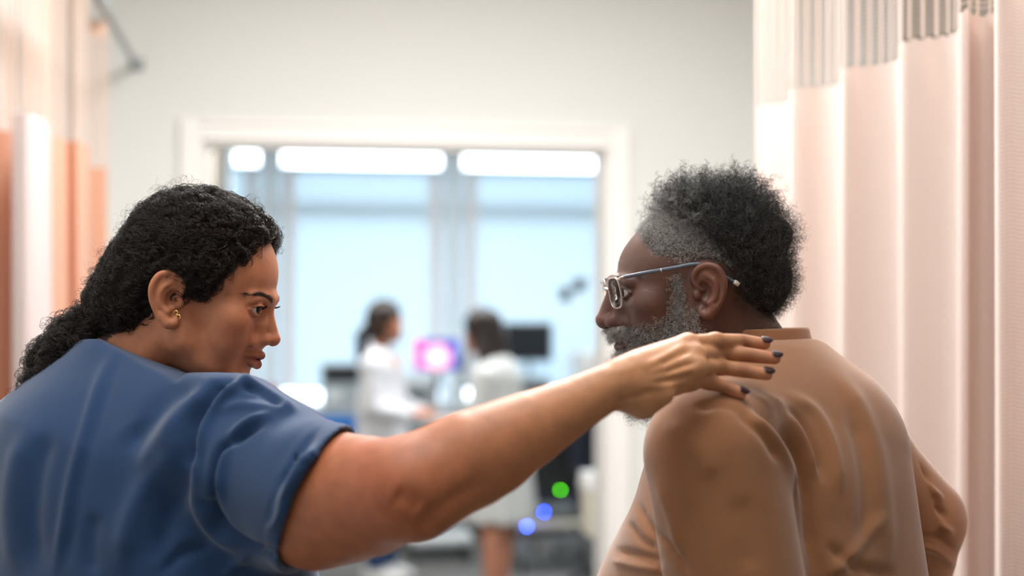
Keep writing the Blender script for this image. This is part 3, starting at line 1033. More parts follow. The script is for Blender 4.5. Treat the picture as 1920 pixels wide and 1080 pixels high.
V, Q, col = join([(W_HEAD[0], W_HEAD[1], colh), (ARM[0], ARM[1], cola)]+[(a, b, np.tile(wc4, (len(a), 1))) for a, b in ((V2, Q2), (V4, Q4))])
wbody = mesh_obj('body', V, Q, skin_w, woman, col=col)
navy = mat('navy_scrub_trousers', rgb(40, 66, 104), 0.9)
trousers_and_shoes(woman, wt, math.atan2(fwd_w[1], fwd_w[0]), navy, mat('white_clogs', rgb(220, 220, 218), 0.4), 0.19)

# nails
m_nail = mat('plum_nail_varnish', rgb(40, 12, 22), 0.32)
m_nail.node_tree.nodes['Principled BSDF'].inputs['Coat Weight'].default_value = 0.15
for i in range(4):
    a_, b_ = FK[i][2], FK[i][3]
    d = (b_-a_)/np.linalg.norm(b_-a_)
    toward = np.array([0.10, -0.50, 0.86]); toward -= d*np.dot(toward, d); toward /= np.linalg.norm(toward)
    s_ = np.cross(d, toward)
    r_ = rad[i][3]
    c0 = b_+d*(0.0015)
    vv = []; ff = []
    nu, nv = 9, 9
    Ln, Wn = (0.0135, 0.0060) if i < 3 else (0.0125, 0.0054)
    for iu in range(nu):
        u_ = iu/(nu-1)*2-1
        for iv in range(nv):
            v_ = iv/(nv-1)*2-1
            ww = Wn*(1-0.25*u_*u_*u_*u_)*v_
            lift = math.sqrt(max(0, (r_*1.14)**2-(ww*0.92)**2))
            droop = -0.0010*(max(0, u_))**2
            vv.append(c0+d*(u_*Ln*0.5*(1-0.30*v_*v_*(1 if u_ > 0 else 0.6)))+s_*ww+toward*(lift+droop))
    for iu in range(nu-1):
        for iv in range(nv-1):
            n_ = iu*nv+iv
            ff.append((n_, n_+1, n_+nv+1, n_+nv))
    o = mesh_obj('nail', vv, ff, m_nail, woman)
    md = o.modifiers.new('thick', 'SOLIDIFY'); md.thickness = 0.0008; md.offset = 1
    o.parent = wbody; o.location = Vector((0, 0, 0))

# ------------------------------------------------------------------ scrub top
m_scrub = fabric_mat('blue_scrub_cloth', rgb(30, 56, 92), rgb(36, 65, 104), rough=0.8, sheen=0.25, scale=18, weave=3000, bump=0.3)
c = Clay((-0.80, 1.40, 0.80), (-0.13, 2.08, 1.48), 0.0034)
c.cap(wt+[0, 0, 1.20], wt+[0.005, 0, 0.92], 0.235, 0.252, 0.04, 'add', (fwd_w, 0.60))
c.cap(wt+[-0.005, -0.02, 1.26], wt+[0, 0, 1.12], 0.17, 0.225, 0.06, 'add', (fwd_w, 0.66))
c.cap(P(262, 722, 1.80), P(200, 860, 1.78), 0.068, 0.135, 0.06)
c.cap(P(270, 716, 1.79), SH+[-0.005, 0.01, 0.002], 0.062, 0.074, 0.05)
c.cap(P(300, 765, 1.76), P(340, 860, 1.72), 0.060, 0.10, 0.04)
c.cap(P(235, 722, 1.80), JL+[0, 0, 0.012], 0.060, 0.078, 0.05)
c.chain([JL, JL+[-0.022, -0.008, -0.20]], [0.080, 0.072], 0.02)
# reaching sleeve: from the shoulder to a hem square across the upper arm
arm_upper(c, 0.0085)
c.cap(SH, P(520, 900, 1.60), 0.080, 0.080, 0.02)
c.cap(P(470, 975, 1.64), P(600, 980, 1.56), 0.052, 0.054, 0.03)
c.chain([P(385, 748, 1.66), P(465, 757, 1.61), P(560, 838, 1.57)], [0.030, 0.032, 0.036], 0.02)
c.cap(P(300, 752, 1.73), P(425, 765, 1.63), 0.036, 0.040, 0.03)
hd = np.array([.86, -.22, -.42]); hd /= np.linalg.norm(hd)
X = c.ax[0][:, None, None]; Z = c.ax[2][None, None, :]; Yv = c.ax[1][None, :, None]
HP = P(596, 938, 1.53)
dsl = ((X-HP[0])*hd[0]+(Yv-HP[1])*hd[1]+(Z-HP[2])*hd[2]).astype(np.float32)
near = (X > -0.40) & (Z > 1.21)
c.F = np.where(near & (dsl > -0.02), np.maximum(c.F, dsl), c.F)
inner = Clay(c.lo, c.lo+(c.n-1)*c.h, c.h)
inner.n = c.n; inner.F = np.full(tuple(c.n), 9.0, np.float32); inner.ax = c.ax
arm_upper(inner, 0.0028)
hole = np.maximum(inner.F, -(dsl+0.024))
c.F = np.maximum(c.F, -hole)
jl2 = JL+[-0.022, -0.008, -0.20]
c.F = np.where((X < -0.60) & (Z < jl2[2]-0.02) & (X < -0.62), np.maximum(c.F, (jl2[2]-0.02-Z)), c.F)
nw = np.array([0.34, 0.12, 1.0])
c.half((0, 0, -1), (0, 0, 0.84))
pc_ = P(222, 651, 1.74); nn_ = np.array([0.39, 0, 1.0]); nn_ /= np.linalg.norm(nn_)
dcl = ((X-pc_[0])*nn_[0]+(Z-pc_[2])*nn_[2]+0*Yv).astype(np.float32)
c.F = np.where(X < P(372, 700, 1.74)[0], np.maximum(c.F, dcl), c.F)
dc2 = ((Z-1.5)+0.0368*Yv-0.10*np.maximum(X-P(445, 700, 1.64)[0], 0)*-1.0+0*X).astype(np.float32)
kk_ = 0.010; hh_ = np.maximum(kk_-np.abs(c.F-dc2), 0)/kk_
c.F = np.where((X >= P(372, 700, 1.74)[0]) & (X < P(560, 700, 1.60)[0]), np.maximum(c.F, dc2)+hh_*hh_*kk_*0.25, c.F)
# neck hole
c.cap(W_T+W_R@(np.array([-20, 4, -40])*W_S), W_T+W_R@(np.array([-58, 4, -150])*W_S), 0.0605, 0.0625, 0.006, 'sub')
V, Q = c.mesh(3)
W_FOLDS = [
    ([(222, 655), (195, 700), (165, 790), (135, 900), (118, 1000), (100, 1080)], 13, 3.6, 0.5),      # back seam ridge
    ([(236, 664), (290, 685), (350, 705)], 6, -2),
    ([(440, 705), (405, 730), (370, 790), (355, 850), (350, 880)], 13, -12),
    ([(470, 706), (420, 742), (385, 800), (368, 860), (372, 920)], 10, 7),
    ([(400, 722), (350, 770), (300, 830), (255, 890)], 20, 5),
    ([(380, 715), (320, 745), (270, 800), (235, 850)], 20, -5),
    ([(335, 770), (320, 850), (270, 920), (238, 1000), (228, 1080)], 26, 6),
    ([(355, 810), (352, 890), (315, 970), (290, 1060)], 24, -6),
    ([(500, 790), (450, 815), (412, 850), (398, 920), (405, 985), (440, 1010)], 9, -11),
    ([(520, 775), (470, 792), (432, 825), (415, 880), (414, 950)], 9, 6),
    ([(560, 770), (500, 765), (450, 760), (410, 775)], 10, 3),
    ([(600, 800), (570, 840), (545, 880), (520, 915)], 9, -3),
    ([(605, 838), (570, 870), (540, 925), (520, 975), (500, 1000)], 10, 6),
    ([(550, 920), (530, 950), (505, 985)], 8, -2.5),
    ([(365, 930), (400, 960), (430, 1000), (480, 1030), (545, 1045)], 9, -9),
    ([(360, 860), (365, 930), (395, 990), (450, 1035)], 12, 5),
    ([(445, 702), (475, 720), (520, 748), (560, 775)], 8, 4),
    ([(450, 725), (490, 735), (530, 765)], 7, -5),
    ([(60, 800), (30, 870), (20, 960), (28, 1080)], 22, 4),
    ([(100, 800), (72, 880), (62, 980), (72, 1080)], 20, -4),
    ([(300, 1080), (340, 1040), (400, 1020)], 14, -5),
    ([(420, 1080), (450, 1050), (470, 1045)], 10, 4),
    ([(180, 960), (170, 1020), (172, 1080)], 18, -3),
]
V = folds(V, Q, [(a_[0], a_[1]*0.9, a_[2]*1.5)+tuple(a_[3:]) for a_ in W_FOLDS])
# stitched sleeve hem
dh = (V-HP)@hd
m = (V[:, 0] > -0.36) & (V[:, 2] > 1.2)
V = V-normals(V, Q)*(0.0012*np.exp(-((dh+0.022)/0.0016)**2)*m)[:, None]
V = relax(V, Q, 1)
mesh_obj('scrub_top', V, Q, m_scrub, woman)
SCRUB = bvh(V, Q)
print('people ok')
# ================================================================== HAIR
def frames(G):
    """G (n, k, 3) -> tangents and two normals per point"""
    T = np.gradient(G, axis=1)
    T /= np.linalg.norm(T, axis=2)[:, :, None]+1e-9
    ref = np.zeros_like(T); ref[:, :] = rng.normal(size=(G.shape[0], 1, 3))
    A = np.cross(T, ref); A /= np.linalg.norm(A, axis=2)[:, :, None]+1e-9
    return T, A, np.cross(T, A)

def curl(G, rad, wave, phase, ecc=1.0):
    """wind every guide into a helix; rad (n,k) metres, wave metres per turn"""
    T, A, B = frames(G)
    d = np.linalg.norm(np.diff(G, axis=1), axis=2)
    s_ = np.concatenate([np.zeros((len(G), 1)), np.cumsum(d, axis=1)], 1)
    th = phase[:, None]+2*np.pi*s_/wave[:, None]
    return G+(A*np.cos(th)[:, :, None]+B*np.sin(th)[:, :, None]*ecc)*rad[:, :, None]

def resamp(G, k):
    n, m, _ = G.shape
    t = np.linspace(0, m-1, k); i = np.minimum(t.astype(int), m-2); f = (t-i)[None, :, None]
    # catmull-rom in time for smoothness
    im = np.maximum(i-1, 0); ip = np.minimum(i+2, m-1)
    p0, p1, p2, p3 = G[:, im], G[:, i], G[:, i+1], G[:, ip]
    return 0.5*((2*p1)+(-p0+p2)*f+(2*p0-5*p1+4*p2-p3)*f*f+(-p0+3*p1-3*p2+p3)*f**3)

def hair_body(name, V, Q, c1, c2, par, scale=120):
    m = mat(name+'_mass', rough=0.75)
    add_noise(m, c1, c2, scale=scale, detail=6, bump=1.0, bscale=scale*2.2, dist=0.004)
    m.node_tree.nodes['Principled BSDF'].inputs['Specular IOR Level'].default_value = 0.25
    return mesh_obj(name, V, Q, m, par)

def multi(G, per, spread, rr):
    """several hairs round each guide"""
    out = np.repeat(G, per, axis=0)
    k = out.shape[1]
    off = rr.normal(size=(out.shape[0], 1, 3))*spread
    off2 = rr.normal(size=(out.shape[0], 1, 3))*spread*1.3
    t = np.linspace(0, 1, k)[None, :, None]
    return out+off*(1-t)+off2*t

# ---- the woman's hair: mass on the scalp plus a bunch behind the neck
c = Clay((-0.60, 1.66, 1.40), (-0.28, 1.94, 1.69), 0.0022).frame(W_R, W_T, W_S)
c.ell((-7, 0, 50), (100, 81, 87), 0)
c.ell((-50, 0, 8), (70, 70, 66), 20)
c.ell((-78, 0, -34), (48, 54, 42), 20)
c.ell((30, 0, 102), (38, 52, 25), 12)
c.field(lambda X, Y, Z: X-np.interp(Z, [-90, -71, -50, -13, 0, 17, 38, 61, 80, 103, 135], [-75, -66, -40, -22, -4, 26, 38, 46, 56, 60, 70]), 4)
for y in (-1, 1):
    c.ell((-9, y*86, 2), (27, 16, 31), 3, 'sub')
Vc, Qc = c.mesh(2)
Nc = normals(Vc, Qc)
lump = sum(np.sin(Vc@rng.normal(size=3)*f_+p_)*a_ for f_, a_, p_ in [(170, .6, 1), (220, .6, 2), (260, .5, 3), (420, .4, 4), (510, .3, 5)])
Vc = Vc+Nc*(lump*0.0024)[:, None]
cw = Clay((-0.66, 1.70, 1.34), (-0.44, 1.95, 1.56), 0.003)
cw.chain([P(215, 592, 1.80), P(175, 640, 1.81), P(138, 686, 1.815), P(112, 722, 1.81)], [0.042, 0.048, 0.042, 0.024], 0.0)
Vt, Qt = cw.mesh(2)
Nt_ = normals(Vt, Qt)
lump = sum(np.sin(Vt@rng.normal(size=3)*f_+p_)*a_ for f_, a_, p_ in [(200, .5, 1), (300, .5, 2), (260, .5, 3), (420, .4, 4)])
Vt = Vt+Nt_*(lump*0.002-0.006)[:, None]
Vh, Qh, _ = join([(Vc, Qc, np.zeros((len(Vc), 4))), (Vt, Qt, np.zeros((len(Vt), 4)))])
hw = hair_body('hair', Vh, Qh, rgb(14, 10, 9), rgb(34, 24, 20), woman)

CAP = bvh(Vc, Qc)
r1 = np.random.default_rng(11)
Lc = local(Vc, W_R, W_T, W_S)
area_w = np.ones(len(Vc))*np.where(Lc[:, 1] < 20, 1.0, 0.35)*np.where(Nc@W_R.T[1] > 2, 0, 1)
# outward facing cap points only
out_ok = np.einsum('ij,ij->i', Nc, (Vc-(W_T+W_R@np.array([0, 0, 30.])*W_S))) > 0.0
earz = np.hypot(Lc[:, 0]+9, Lc[:, 2]-2) > 33
area_w = area_w*out_ok*earz
area_w /= area_w.sum()
tail0 = P(205, 600, 1.80)
def flow_guides(n, steps, step, lift, seed, w_=area_w, bias=0.0):
    rr = np.random.default_rng(seed)
    idx = rr.choice(len(Vc), n, p=w_)
    G = np.zeros((n, steps, 3))
    for a in range(n):
        p = Vc[idx[a]].copy(); nn = Nc[idx[a]]
        lf = lift*(0.2+1.7*rr.random()**2)
        wig = rr.normal(size=3)*0.55
        for k_ in range(steps):
            G[a, k_] = p+nn*lf
            d_ = tail0-p; d_ /= np.linalg.norm(d_)+1e-9
            d_ = d_+wig; wig = wig*0.8+rr.normal(size=3)*0.22
            d_ -= nn*np.dot(d_, nn); d_ /= np.linalg.norm(d_)+1e-9
            q = p+d_*step
            hit = CAP.find_nearest(Vector(q))
            p = np.array(hit[0]); nn = np.array(hit[1])
    return G
H = []; HR = []; HC = []
def put(G, rad, col, br=0.5):
    H.append(G); HR.append(np.full(len(G), rad)); 
    cc = np.tile(np.array(col[:3]), (len(G), 1))*(0.6+0.9*r1.random((len(G), 1)))
    HC.append(cc)
Gd = flow_guides(1500, 10, 0.0085, 0.0035, 21)
G = resamp(Gd, 46)
ph = r1.random(len(G))*6.28; wv_ = 0.013+0.007*r1.random(len(G))
rd = (0.0034+0.0024*r1.random(len(G)))[:, None]*np.clip(np.linspace(0.4, 2.6, 46), 0, 1)[None, :]
per = 9
Gm = multi(G, per, 0.00045, r1)
Gc = curl(Gm, np.repeat(rd, per, 0), np.repeat(wv_, per), np.repeat(ph, per)+r1.normal(size=len(Gm))*0.25)
put(Gc, 0.00020, rgb(34, 24, 19))
# loose curls that stand off the outline
Gd = flow_guides(260, 6, 0.006, 0.008, 22)
nrm = Gd[:, :1]-(W_T+W_R@np.array([-10, 0, 30.])*W_S); nrm /= np.linalg.norm(nrm, axis=2)[:, :, None]
Gd = Gd+nrm*np.linspace(-0.006, 0.006, 6)[None, :, None]
G = resamp(Gd, 30)
Gm = multi(G, 4, 0.0010, r1)
n_ = len(G)
Gc = curl(Gm, np.repeat((0.003+0.003*r1.random(n_))[:, None]*np.clip(np.linspace(0.2, 2, 30), 0, 1)[None], 4, 0), np.repeat(0.011+0.01*r1.random(n_), 4), np.repeat(r1.random(n_)*6.3, 4)+r1.normal(size=n_*4)*0.5)
put(Gc, 0.00013, rgb(34, 24, 20))
# baby hair along the hairline at the temple and round the ear
hl = [(64, 103), (52, 61), (44, 40), (30, 17), (8, 8)]
# bunch behind the neck
nt_ = 900
t0 = np.array([P(218, 592, 1.80), P(178, 640, 1.81), P(138, 688, 1.815), P(108, 728, 1.81), P(96, 760, 1.80)])
tr_ = np.array([0.030, 0.050, 0.052, 0.044, 0.040])
dirs = r1.normal(size=(nt_, 3)); dirs /= np.linalg.norm(dirs, axis=1)[:, None]
rho = r1.random(nt_)**0.4
start = r1.random(nt_)*1.8
ln_ = 1.0+1.4*r1.random(nt_)
K = 8
Gd = np.zeros((nt_, K, 3))
for k_ in range(K):
    s_ = np.clip(start+ln_*k_/(K-1), 0, 4)
    cen = np.stack([np.interp(s_, range(5), t0[:, i]) for i in range(3)], 1)
    rr_ = np.interp(s_, range(5), tr_)
    dd = dirs+r1.normal(size=(nt_, 3))*0.12
    Gd[:, k_] = cen+dd*(rr_*rho)[:, None]
G = resamp(Gd, 56)
per = 9
Gm = multi(G, per, 0.0006, r1)
wv_ = 0.014+0.007*r1.random(nt_); rd = 0.0050+0.0030*r1.random(nt_)
Gc = curl(Gm, np.repeat(rd, per)[:, None]*np.clip(np.linspace(0.5, 1.6, 56), 0, 1.2)[None], np.repeat(wv_, per), np.repeat(r1.random(nt_)*6.3, per)+r1.normal(size=nt_*per)*0.3)
put(Gc, 0.00020, rgb(32, 23, 19))
# wisps at the end of the bunch
n_ = 90
st = P(98, 728, 1.80)+r1.normal(size=(n_, 3))*0.022
en = st+np.array([-0.012, 0, -0.022])+r1.normal(size=(n_, 3))*0.016
Gd = st[:, None]+(en-st)[:, None]*np.linspace(0, 1, 5)[None, :, None]
G = resamp(Gd, 30); Gm = multi(G, 3, 0.001, r1)
Gc = curl(Gm, np.full((n_*3, 30), 0.006), np.repeat(0.02+0.01*r1.random(n_), 3), np.repeat(r1.random(n_)*6.3, 3)+r1.normal(size=n_*3)*0.4)
put(Gc, 0.00013, rgb(34, 24, 20))
# single flyaway hairs
n_ = 240
ii = r1.choice(len(Vc), n_, p=area_w)
st = Vc[ii]; nn = Nc[ii]
en = st+nn*(0.010+0.018*r1.random((n_, 1)))+r1.normal(size=(n_, 3))*0.008
Gd = st[:, None]+(en-st)[:, None]*np.linspace(0, 1, 5)[None, :, None]
G = resamp(Gd, 24)
Gc = curl(G, np.full((n_, 24), 0.0035), 0.014+0.01*r1.random(n_), r1.random(n_)*6.3)
put(Gc, 0.00006, rgb(50, 36, 30))
m_hairw = hair_mat('woman_hair_strands', 0.35, 0.28)
def flush(name, m, par, tip=0.5):
    for i, (a, b_, c_) in enumerate(zip(H, HR, HC)):
        o = strands(name, a, b_, c_, m, par, tip); o['kind'] = 'stuff'
        o.location = (0, 0, 0)
    H.clear(); HR.clear(); HC.clear()
flush('curls', m_hairw, hw)

# brows and lashes from short hairs on the face surface
def onface(bv, R, t, s_, x_, y_, z_, dirx=1.0):
    o_ = Vector(R@(np.array([140.0, y_, z_])*s_)+t)
    d_ = Vector(R@np.array([-1.0, 0.0, 0.0]))
    h_ = bv.ray_cast(o_, d_)
    return (np.array(h_[0]), np.array(h_[1])) if h_[0] is not None else (R@(np.array([x_, y_, z_])*s_)+t, R@np.array([1.0, 0, 0]))

def brows(par, bv, R, t, s_, col, n_, thick, name='eyebrow', rad=0.00010):
    for sd in (-1, 1):
        G = []
        for a in range(n_):
            u_ = r1.random()
            y_ = sd*(13+38*u_); z_ = 35+7.5*math.sin(u_*2.3)-5*u_*u_+r1.normal()*thick*(1-0.6*u_)
            p, nn = onface(bv, R, t, s_, 90, y_, z_)
            d_ = R@np.array([-0.15-0.5*u_, sd*1.0, 0.55-0.9*u_+r1.normal()*0.15]); d_ -= nn*np.dot(d_, nn)*0.75
            d_ /= np.linalg.norm(d_)
            L_ = 0.0065+0.003*r1.random()
            pts = [p+nn*0.0001+d_*L_*q_+nn*0.0009*math.sin(q_*2.5) for q_ in np.linspace(0, 1, 5)]
            G.append(pts)
        o = strands(name, np.array(G), rad, np.tile(np.array(col[:3]), (len(G), 1)), m_hairw if par is woman else m_hairm, par)
        o.location = (0, 0, 0)
def lashes(par, R, t, s_, col, bodyo):
    for sd in (-1, 1):
        G = []
        for a in range(60):
            u_ = a/59
            # upper lid arc
            y_ = sd*(21+25.5*u_); z_ = 21+6.0*math.sin(math.pi*min(1, u_*1.02))
            x_ = 77+math.sqrt(max(0, 13.6**2-(abs(y_)-32)**2-(z_-21)**2))+0.8
            p = np.array([x_, y_, z_])
            d_ = np.array([1.0, sd*(u_-0.35)*0.9, 0.05])
            L_ = 7.0+2.5*u_
            pts = [R@((p+d_*L_*q_*0.8+np.array([0, 0, 1.0])*(q_**2)*3.2-np.array([0, 0, 0.6])*q_)*s_)+t for q_ in np.linspace(0, 1, 6)]
            G.append(pts)
        o = strands('eyelashes', np.array(G), 0.00013, np.tile(np.array(col[:3]), (len(G), 1)), m_hairw, par, 0.3)
        o.location = (0, 0, 0)
brows(woman, bvh_wh, W_R, W_T, W_S, rgb(40, 26, 20), 420, 1.7)
lashes(woman, W_R, W_T, W_S, rgb(14, 10, 10), wbody)

# small gold stud, a curl and two little legs
st_c = W_T+W_R@(np.array([-3.5, -86.0, -25.0])*W_S)
ex = np.array([1.0, 0, 0]); ez = np.array([0.0, 0, 1.0]); ey = np.array([0, -1.0, 0])
lob = bvh_wh.ray_cast(Vector(P(333, 591, 1.5)), Vector(P(333, 591, 1.0)-P(333, 591, 0.5)).normalized())
if lob[0] is not None: st_c = np.array(lob[0])+ey*0.0016
earr = empty('earring', tuple(st_c), 'small gold scroll-shaped stud in the lobe of the curly-haired woman', 'earring')
m_gold = mat('gold', rgb(236, 196, 120), 0.22, 1.0)
q_ = lambda a, b_: st_c+(ex*a+ez*b_)*0.00072
mb = MB()
mb.tube(smooth_path([q_(-5, 3), q_(-5, 6), q_(-2, 7.5), q_(1, 5.5), q_(0, 2.5), q_(-2, 1), q_(-1, -2), q_(-2, -5), q_(-4, -7)], 4), 0.00085, 8)
mb.tube(smooth_path([q_(-1, 0), q_(2, 0.5), q_(5, -1.5), q_(5, -5), q_(3, -6.5)], 4), 0.00095, 8)
mb.tube([q_(-1, 1), q_(-1, 1)-ey*0.004], 0.0005, 6)
mb.build('scroll', m_gold, earr, True)
MB().tube([st_c+ey*0.0002, st_c+ey*0.0012], 0.0011, 12).build('stud', m_gold, earr, True)

# ---- the man's hair
m_hairm = hair_mat('man_hair_strands', 0.35, 0.55)
c = Clay((0.14, 1.78, 1.40), (0.43, 2.02, 1.72), 0.0025).frame(M_R, M_T, M_S)
c.ell((-54, 0, 46), (84, 78, 80), 0)
c.ell((-78, 0, -2), (60, 66, 50), 14)
c.ell((-38, 0, 92), (42, 58, 34), 14)
c.ell((-30, 5, 116), (22, 34, 18), 8)
c.ell((-92, 5, 104), (24, 34, 18), 10)
c.ell((-132, 5, 50), (18, 34, 24), 10)
c.field(lambda X, Y, Z: X-np.interp(Z, [-60, -40, -18, 0, 24, 36, 60, 80, 100, 130], [-95, -76, -54, -42, -34, -26, -10, 4, 14, 16]), 5)
for y in (-1, 1):
    c.ell((-9, y*88, 2), (30, 18, 34), 3, 'sub')
Vm, Qm = c.mesh(2)
Nm = normals(Vm, Qm)
lump = sum(np.sin(Vm@rng.normal(size=3)*f_+p_)*a_ for f_, a_, p_ in [(260, .5, 1), (380, .5, 2), (320, .5, 3), (520, .35, 4), (610, .3, 5)])
Vm = Vm+Nm*(lump*0.0016)[:, None]
hm_o = hair_body('hair', Vm, Qm, rgb(16, 14, 14), rgb(40, 37, 36), man, 150)
r2 = np.random.default_rng(5)
def grey(xl, yl, zl, seed):
    rr = np.random.default_rng(seed)
    w_ = np.clip((xl+36)/56, 0, 1)*0.8+0.02
    w_ = np.clip(w_+rr.normal(size=len(xl))*0.22, 0, 1)
    v = 0.018+(0.36-0.018)*w_**1.5
    v = v*(0.8+0.5*rr.random(len(xl)))
    return np.stack([v, v*0.96, v*0.93], 1)
def fuzz(base, nrm, n, len_lo, len_hi, lift, rad, cr, wave, k=22, seed=1, bend=(0, 0, 0), jit=0.5, w_=None):
    rr = np.random.default_rng(seed)
    ii = rr.choice(len(base), n, p=w_)
    st = base[ii]-nrm[ii]*0.001; nn = nrm[ii]
    L_ = (len_lo+(len_hi-len_lo)*rr.random(n))[:, None]
    if hasattr(lift, '__len__'): L_ = L_*np.asarray(lift)[ii][:, None]
    d1 = nn+rr.normal(size=(n, 3))*jit*0.6+np.asarray(bend)
    d1 /= np.linalg.norm(d1, axis=1)[:, None]
    d2 = d1+rr.normal(size=(n, 3))*jit; d2 /= np.linalg.norm(d2, axis=1)[:, None]
    d3 = d2+rr.normal(size=(n, 3))*jit; d3 /= np.linalg.norm(d3, axis=1)[:, None]
    p1 = st+d1*L_*0.34; p2 = p1+d2*L_*0.33; p3 = p2+d3*L_*0.33
    G = resamp(np.stack([st, p1, p2, p3], 1), k)
    Gc = curl(G, (cr*(0.6+0.8*rr.random(n)))[:, None]*np.clip(np.linspace(0.1, 2, k), 0, 1)[None], wave*(0.7+0.6*rr.random(n)), rr.random(n)*6.3)
    return Gc, ii
okm = (np.einsum('ij,ij->i', Nm, (Vm-(M_T+M_R@np.array([-30, 0, 20.])*M_S))) > 0.0).astype(float)
okm /= okm.sum()
Lm = local(Vm, M_R, M_T, M_S)
lenf = np.interp(Lm[:, 2], [-60, -20, 60, 110], [0.55, 0.8, 1.0, 1.3])
Gc, ii = fuzz(Vm, Nm, 9000, 0.016, 0.032, lenf, None, 0.0022, 0.0095, 24, 31, (0, 0, 0.15), 0.55, okm)
cl = Lm[ii]
H.append(Gc); HR.append(np.full(len(Gc), 0.00013)); HC.append(grey(*cl.T, 3))
# clumped wisps at the crown
top = okm*np.clip((Lm[:, 2]-70)/30, 0, 1); top /= top.sum()
Gc, ii = fuzz(Vm, Nm, 300, 0.020, 0.046, 1.0 if False else np.ones(len(Vm)), None, 0.003, 0.012, 26, 32, (0, 0, 0.3), 0.5, top)
Gc = multi(Gc, 7, 0.0010, r2); H.append(Gc); HR.append(np.full(len(Gc), 0.00010)); HC.append(np.repeat(grey(*Lm[ii].T, 4), 7, 0)*1.2)
flush('curls', m_hairm, hm_o)
# short grey hair at the temple, over the ear and forward of the mass, growing from the skin
Vs, Qs = M_HEAD
Ns = normals(Vs, Qs)
Ls = local(Vs, M_R, M_T, M_S)
x, y, z = Ls.T
capline = np.interp(z, [-60, -40, -18, 0, 24, 36, 60, 80, 100, 130], [-95, -76, -54, -42, -34, -26, -10, 4, 14, 16])
front = np.interp(z, [-60, -40, -18, 0, 24, 34, 45, 60, 80, 100, 120, 135], [-95, -75, -50, -38, -20, 6, 26, 48, 50, 42, 30, 20])
notear = ~((np.hypot(x+9, z-2) < 41) & (np.abs(y) > 69))
mask = (x > capline-12) & (x < front) & (z > 18) & notear
wgt = mask*np.clip((front-x)/14, 0.15, 1); wgt = wgt/wgt.sum()
Gc, ii = fuzz(Vs, Ns, 5200, 0.005, 0.010, np.ones(len(Vs)), None, 0.0013, 0.0055, 16, 33, (0.25, 0, 0.1), 0.8, wgt)
v_ = np.clip(0.42+r2.normal(size=len(ii))*0.12, 0.08, 0.7)
H.append(Gc); HR.append(np.full(len(Gc), 0.00011)); HC.append(np.stack([v_, v_*.95, v_*.91], 1))
sb = (x > 6) & (x < 44) & (z > -22) & (z < 30) & (np.abs(y) > 45) & notear
wgt = sb*np.clip(1-np.abs(x-26+0.25*z)/17, 0.0, 1)**1.5; wgt = wgt/wgt.sum()
Gc, ii = fuzz(Vs, Ns, 1700, 0.005, 0.010, np.ones(len(Vs)), None, 0.0014, 0.006, 16, 34, (0.1, 0, -0.5), 0.7, wgt)
v_ = np.clip(0.36+r2.normal(size=len(ii))*0.14, 0.05, 0.7)
H.append(Gc); HR.append(np.full(len(Gc), 0.00011)); HC.append(np.stack([v_, v_*.95, v_*.91], 1))
flush('temple_hair', m_hairm, hm_o)
# nape stubble
mask = (z < -10) & (z > -75) & (x < -38+(-z-10)*-0.3) & (x > -100)
wgt = mask/mask.sum()
Gc, ii = fuzz(Vs, Ns, 1200, 0.003, 0.006, np.ones(len(Vs)), None, 0.0008, 0.005, 10, 35, (0, 0, -0.3), 0.6, wgt)
H.append(Gc); HR.append(np.full(len(Gc), 0.00009)); HC.append(np.tile([[.05, .045, .04]], (len(Gc), 1)))
flush('nape_hair', m_hairm, hm_o)

# beard
c = Clay((0.06, 1.76, 1.33), (0.28, 2.02, 1.54), 0.0025).frame(M_R, M_T, M_S)
c.ell((76, 0, -88), (24, 36, 28), 0)
c.cap((84, 0, -96), (88, 0, -122), 24, 13, 14)
for s_ in (-1, 1):
    c.chain([(20, s_*54, -48), (50, s_*42, -66), (78, s_*22, -80)], [15, 17, 20], 12)
c.field(lambda X, Y, Z: Z+56-0*X, 6)
Vb, Qb = c.mesh(2)
Nb = normals(Vb, Qb)
lump = sum(np.sin(Vb@rng.normal(size=3)*f_+p_)*a_ for f_, a_, p_ in [(260, .5, 1), (380, .5, 2), (520, .35, 4), (610, .3, 5)])
Vb = Vb+Nb*(lump*0.002-0.002)[:, None]
bd = hair_body('beard', Vb, Qb, rgb(70, 66, 64), rgb(150, 146, 142), man, 160)
def bcol(n, mean, sd, seed):
    rr = np.random.default_rng(seed)
    v = np.clip(mean+rr.normal(size=n)*sd, 0.02, 0.75)
    return np.stack([v, v*.96, v*.93], 1)
inlips = (np.abs(z+41) < 9.5) & (np.abs(y) < 24) & (x > 80)
cheek = (x > 8) & (z < np.interp(x, [8, 40, 60, 75, 90, 110], [-14, -15, -19, -24, -22, -21])) & (z > -100) & ~inlips & (Ns@(M_R@np.array([-1., 0, 0])) < 0.75) & ~((x > 97) & (z > -22))
wgt = cheek*np.interp(z, [-60, -30, -14], [1, 0.9, 0.35]); wgt = wgt/wgt.sum()
lf = np.interp(z, [-90, -60, -30, -15], [2.6, 1.9, 1.0, 0.7])
Gc, ii = fuzz(Vs, Ns, 7500, 0.008, 0.015, lf, None, 0.0019, 0.0075, 20, 41, (-0.15, 0, -0.55), 0.6, wgt)
zz = Ls[ii][:, 2]
cc = bcol(len(ii), 0.25, 0.16, 6)*(1+1.0*np.exp(-((zz+60)/14)**2))[:, None]
H.append(Gc); HR.append(np.full(len(Gc), 0.00013)); HC.append(np.clip(cc, 0.015, 0.75))
ms_ = (x > 86) & (z < -20) & (z > -36) & (np.abs(y) < 30)
wgt = ms_/ms_.sum()
Gc, ii = fuzz(Vs, Ns, 1500, 0.008, 0.014, np.ones(len(Vs)), None, 0.002, 0.008, 18, 42, (-0.1, 0, -0.8), 0.5, wgt)
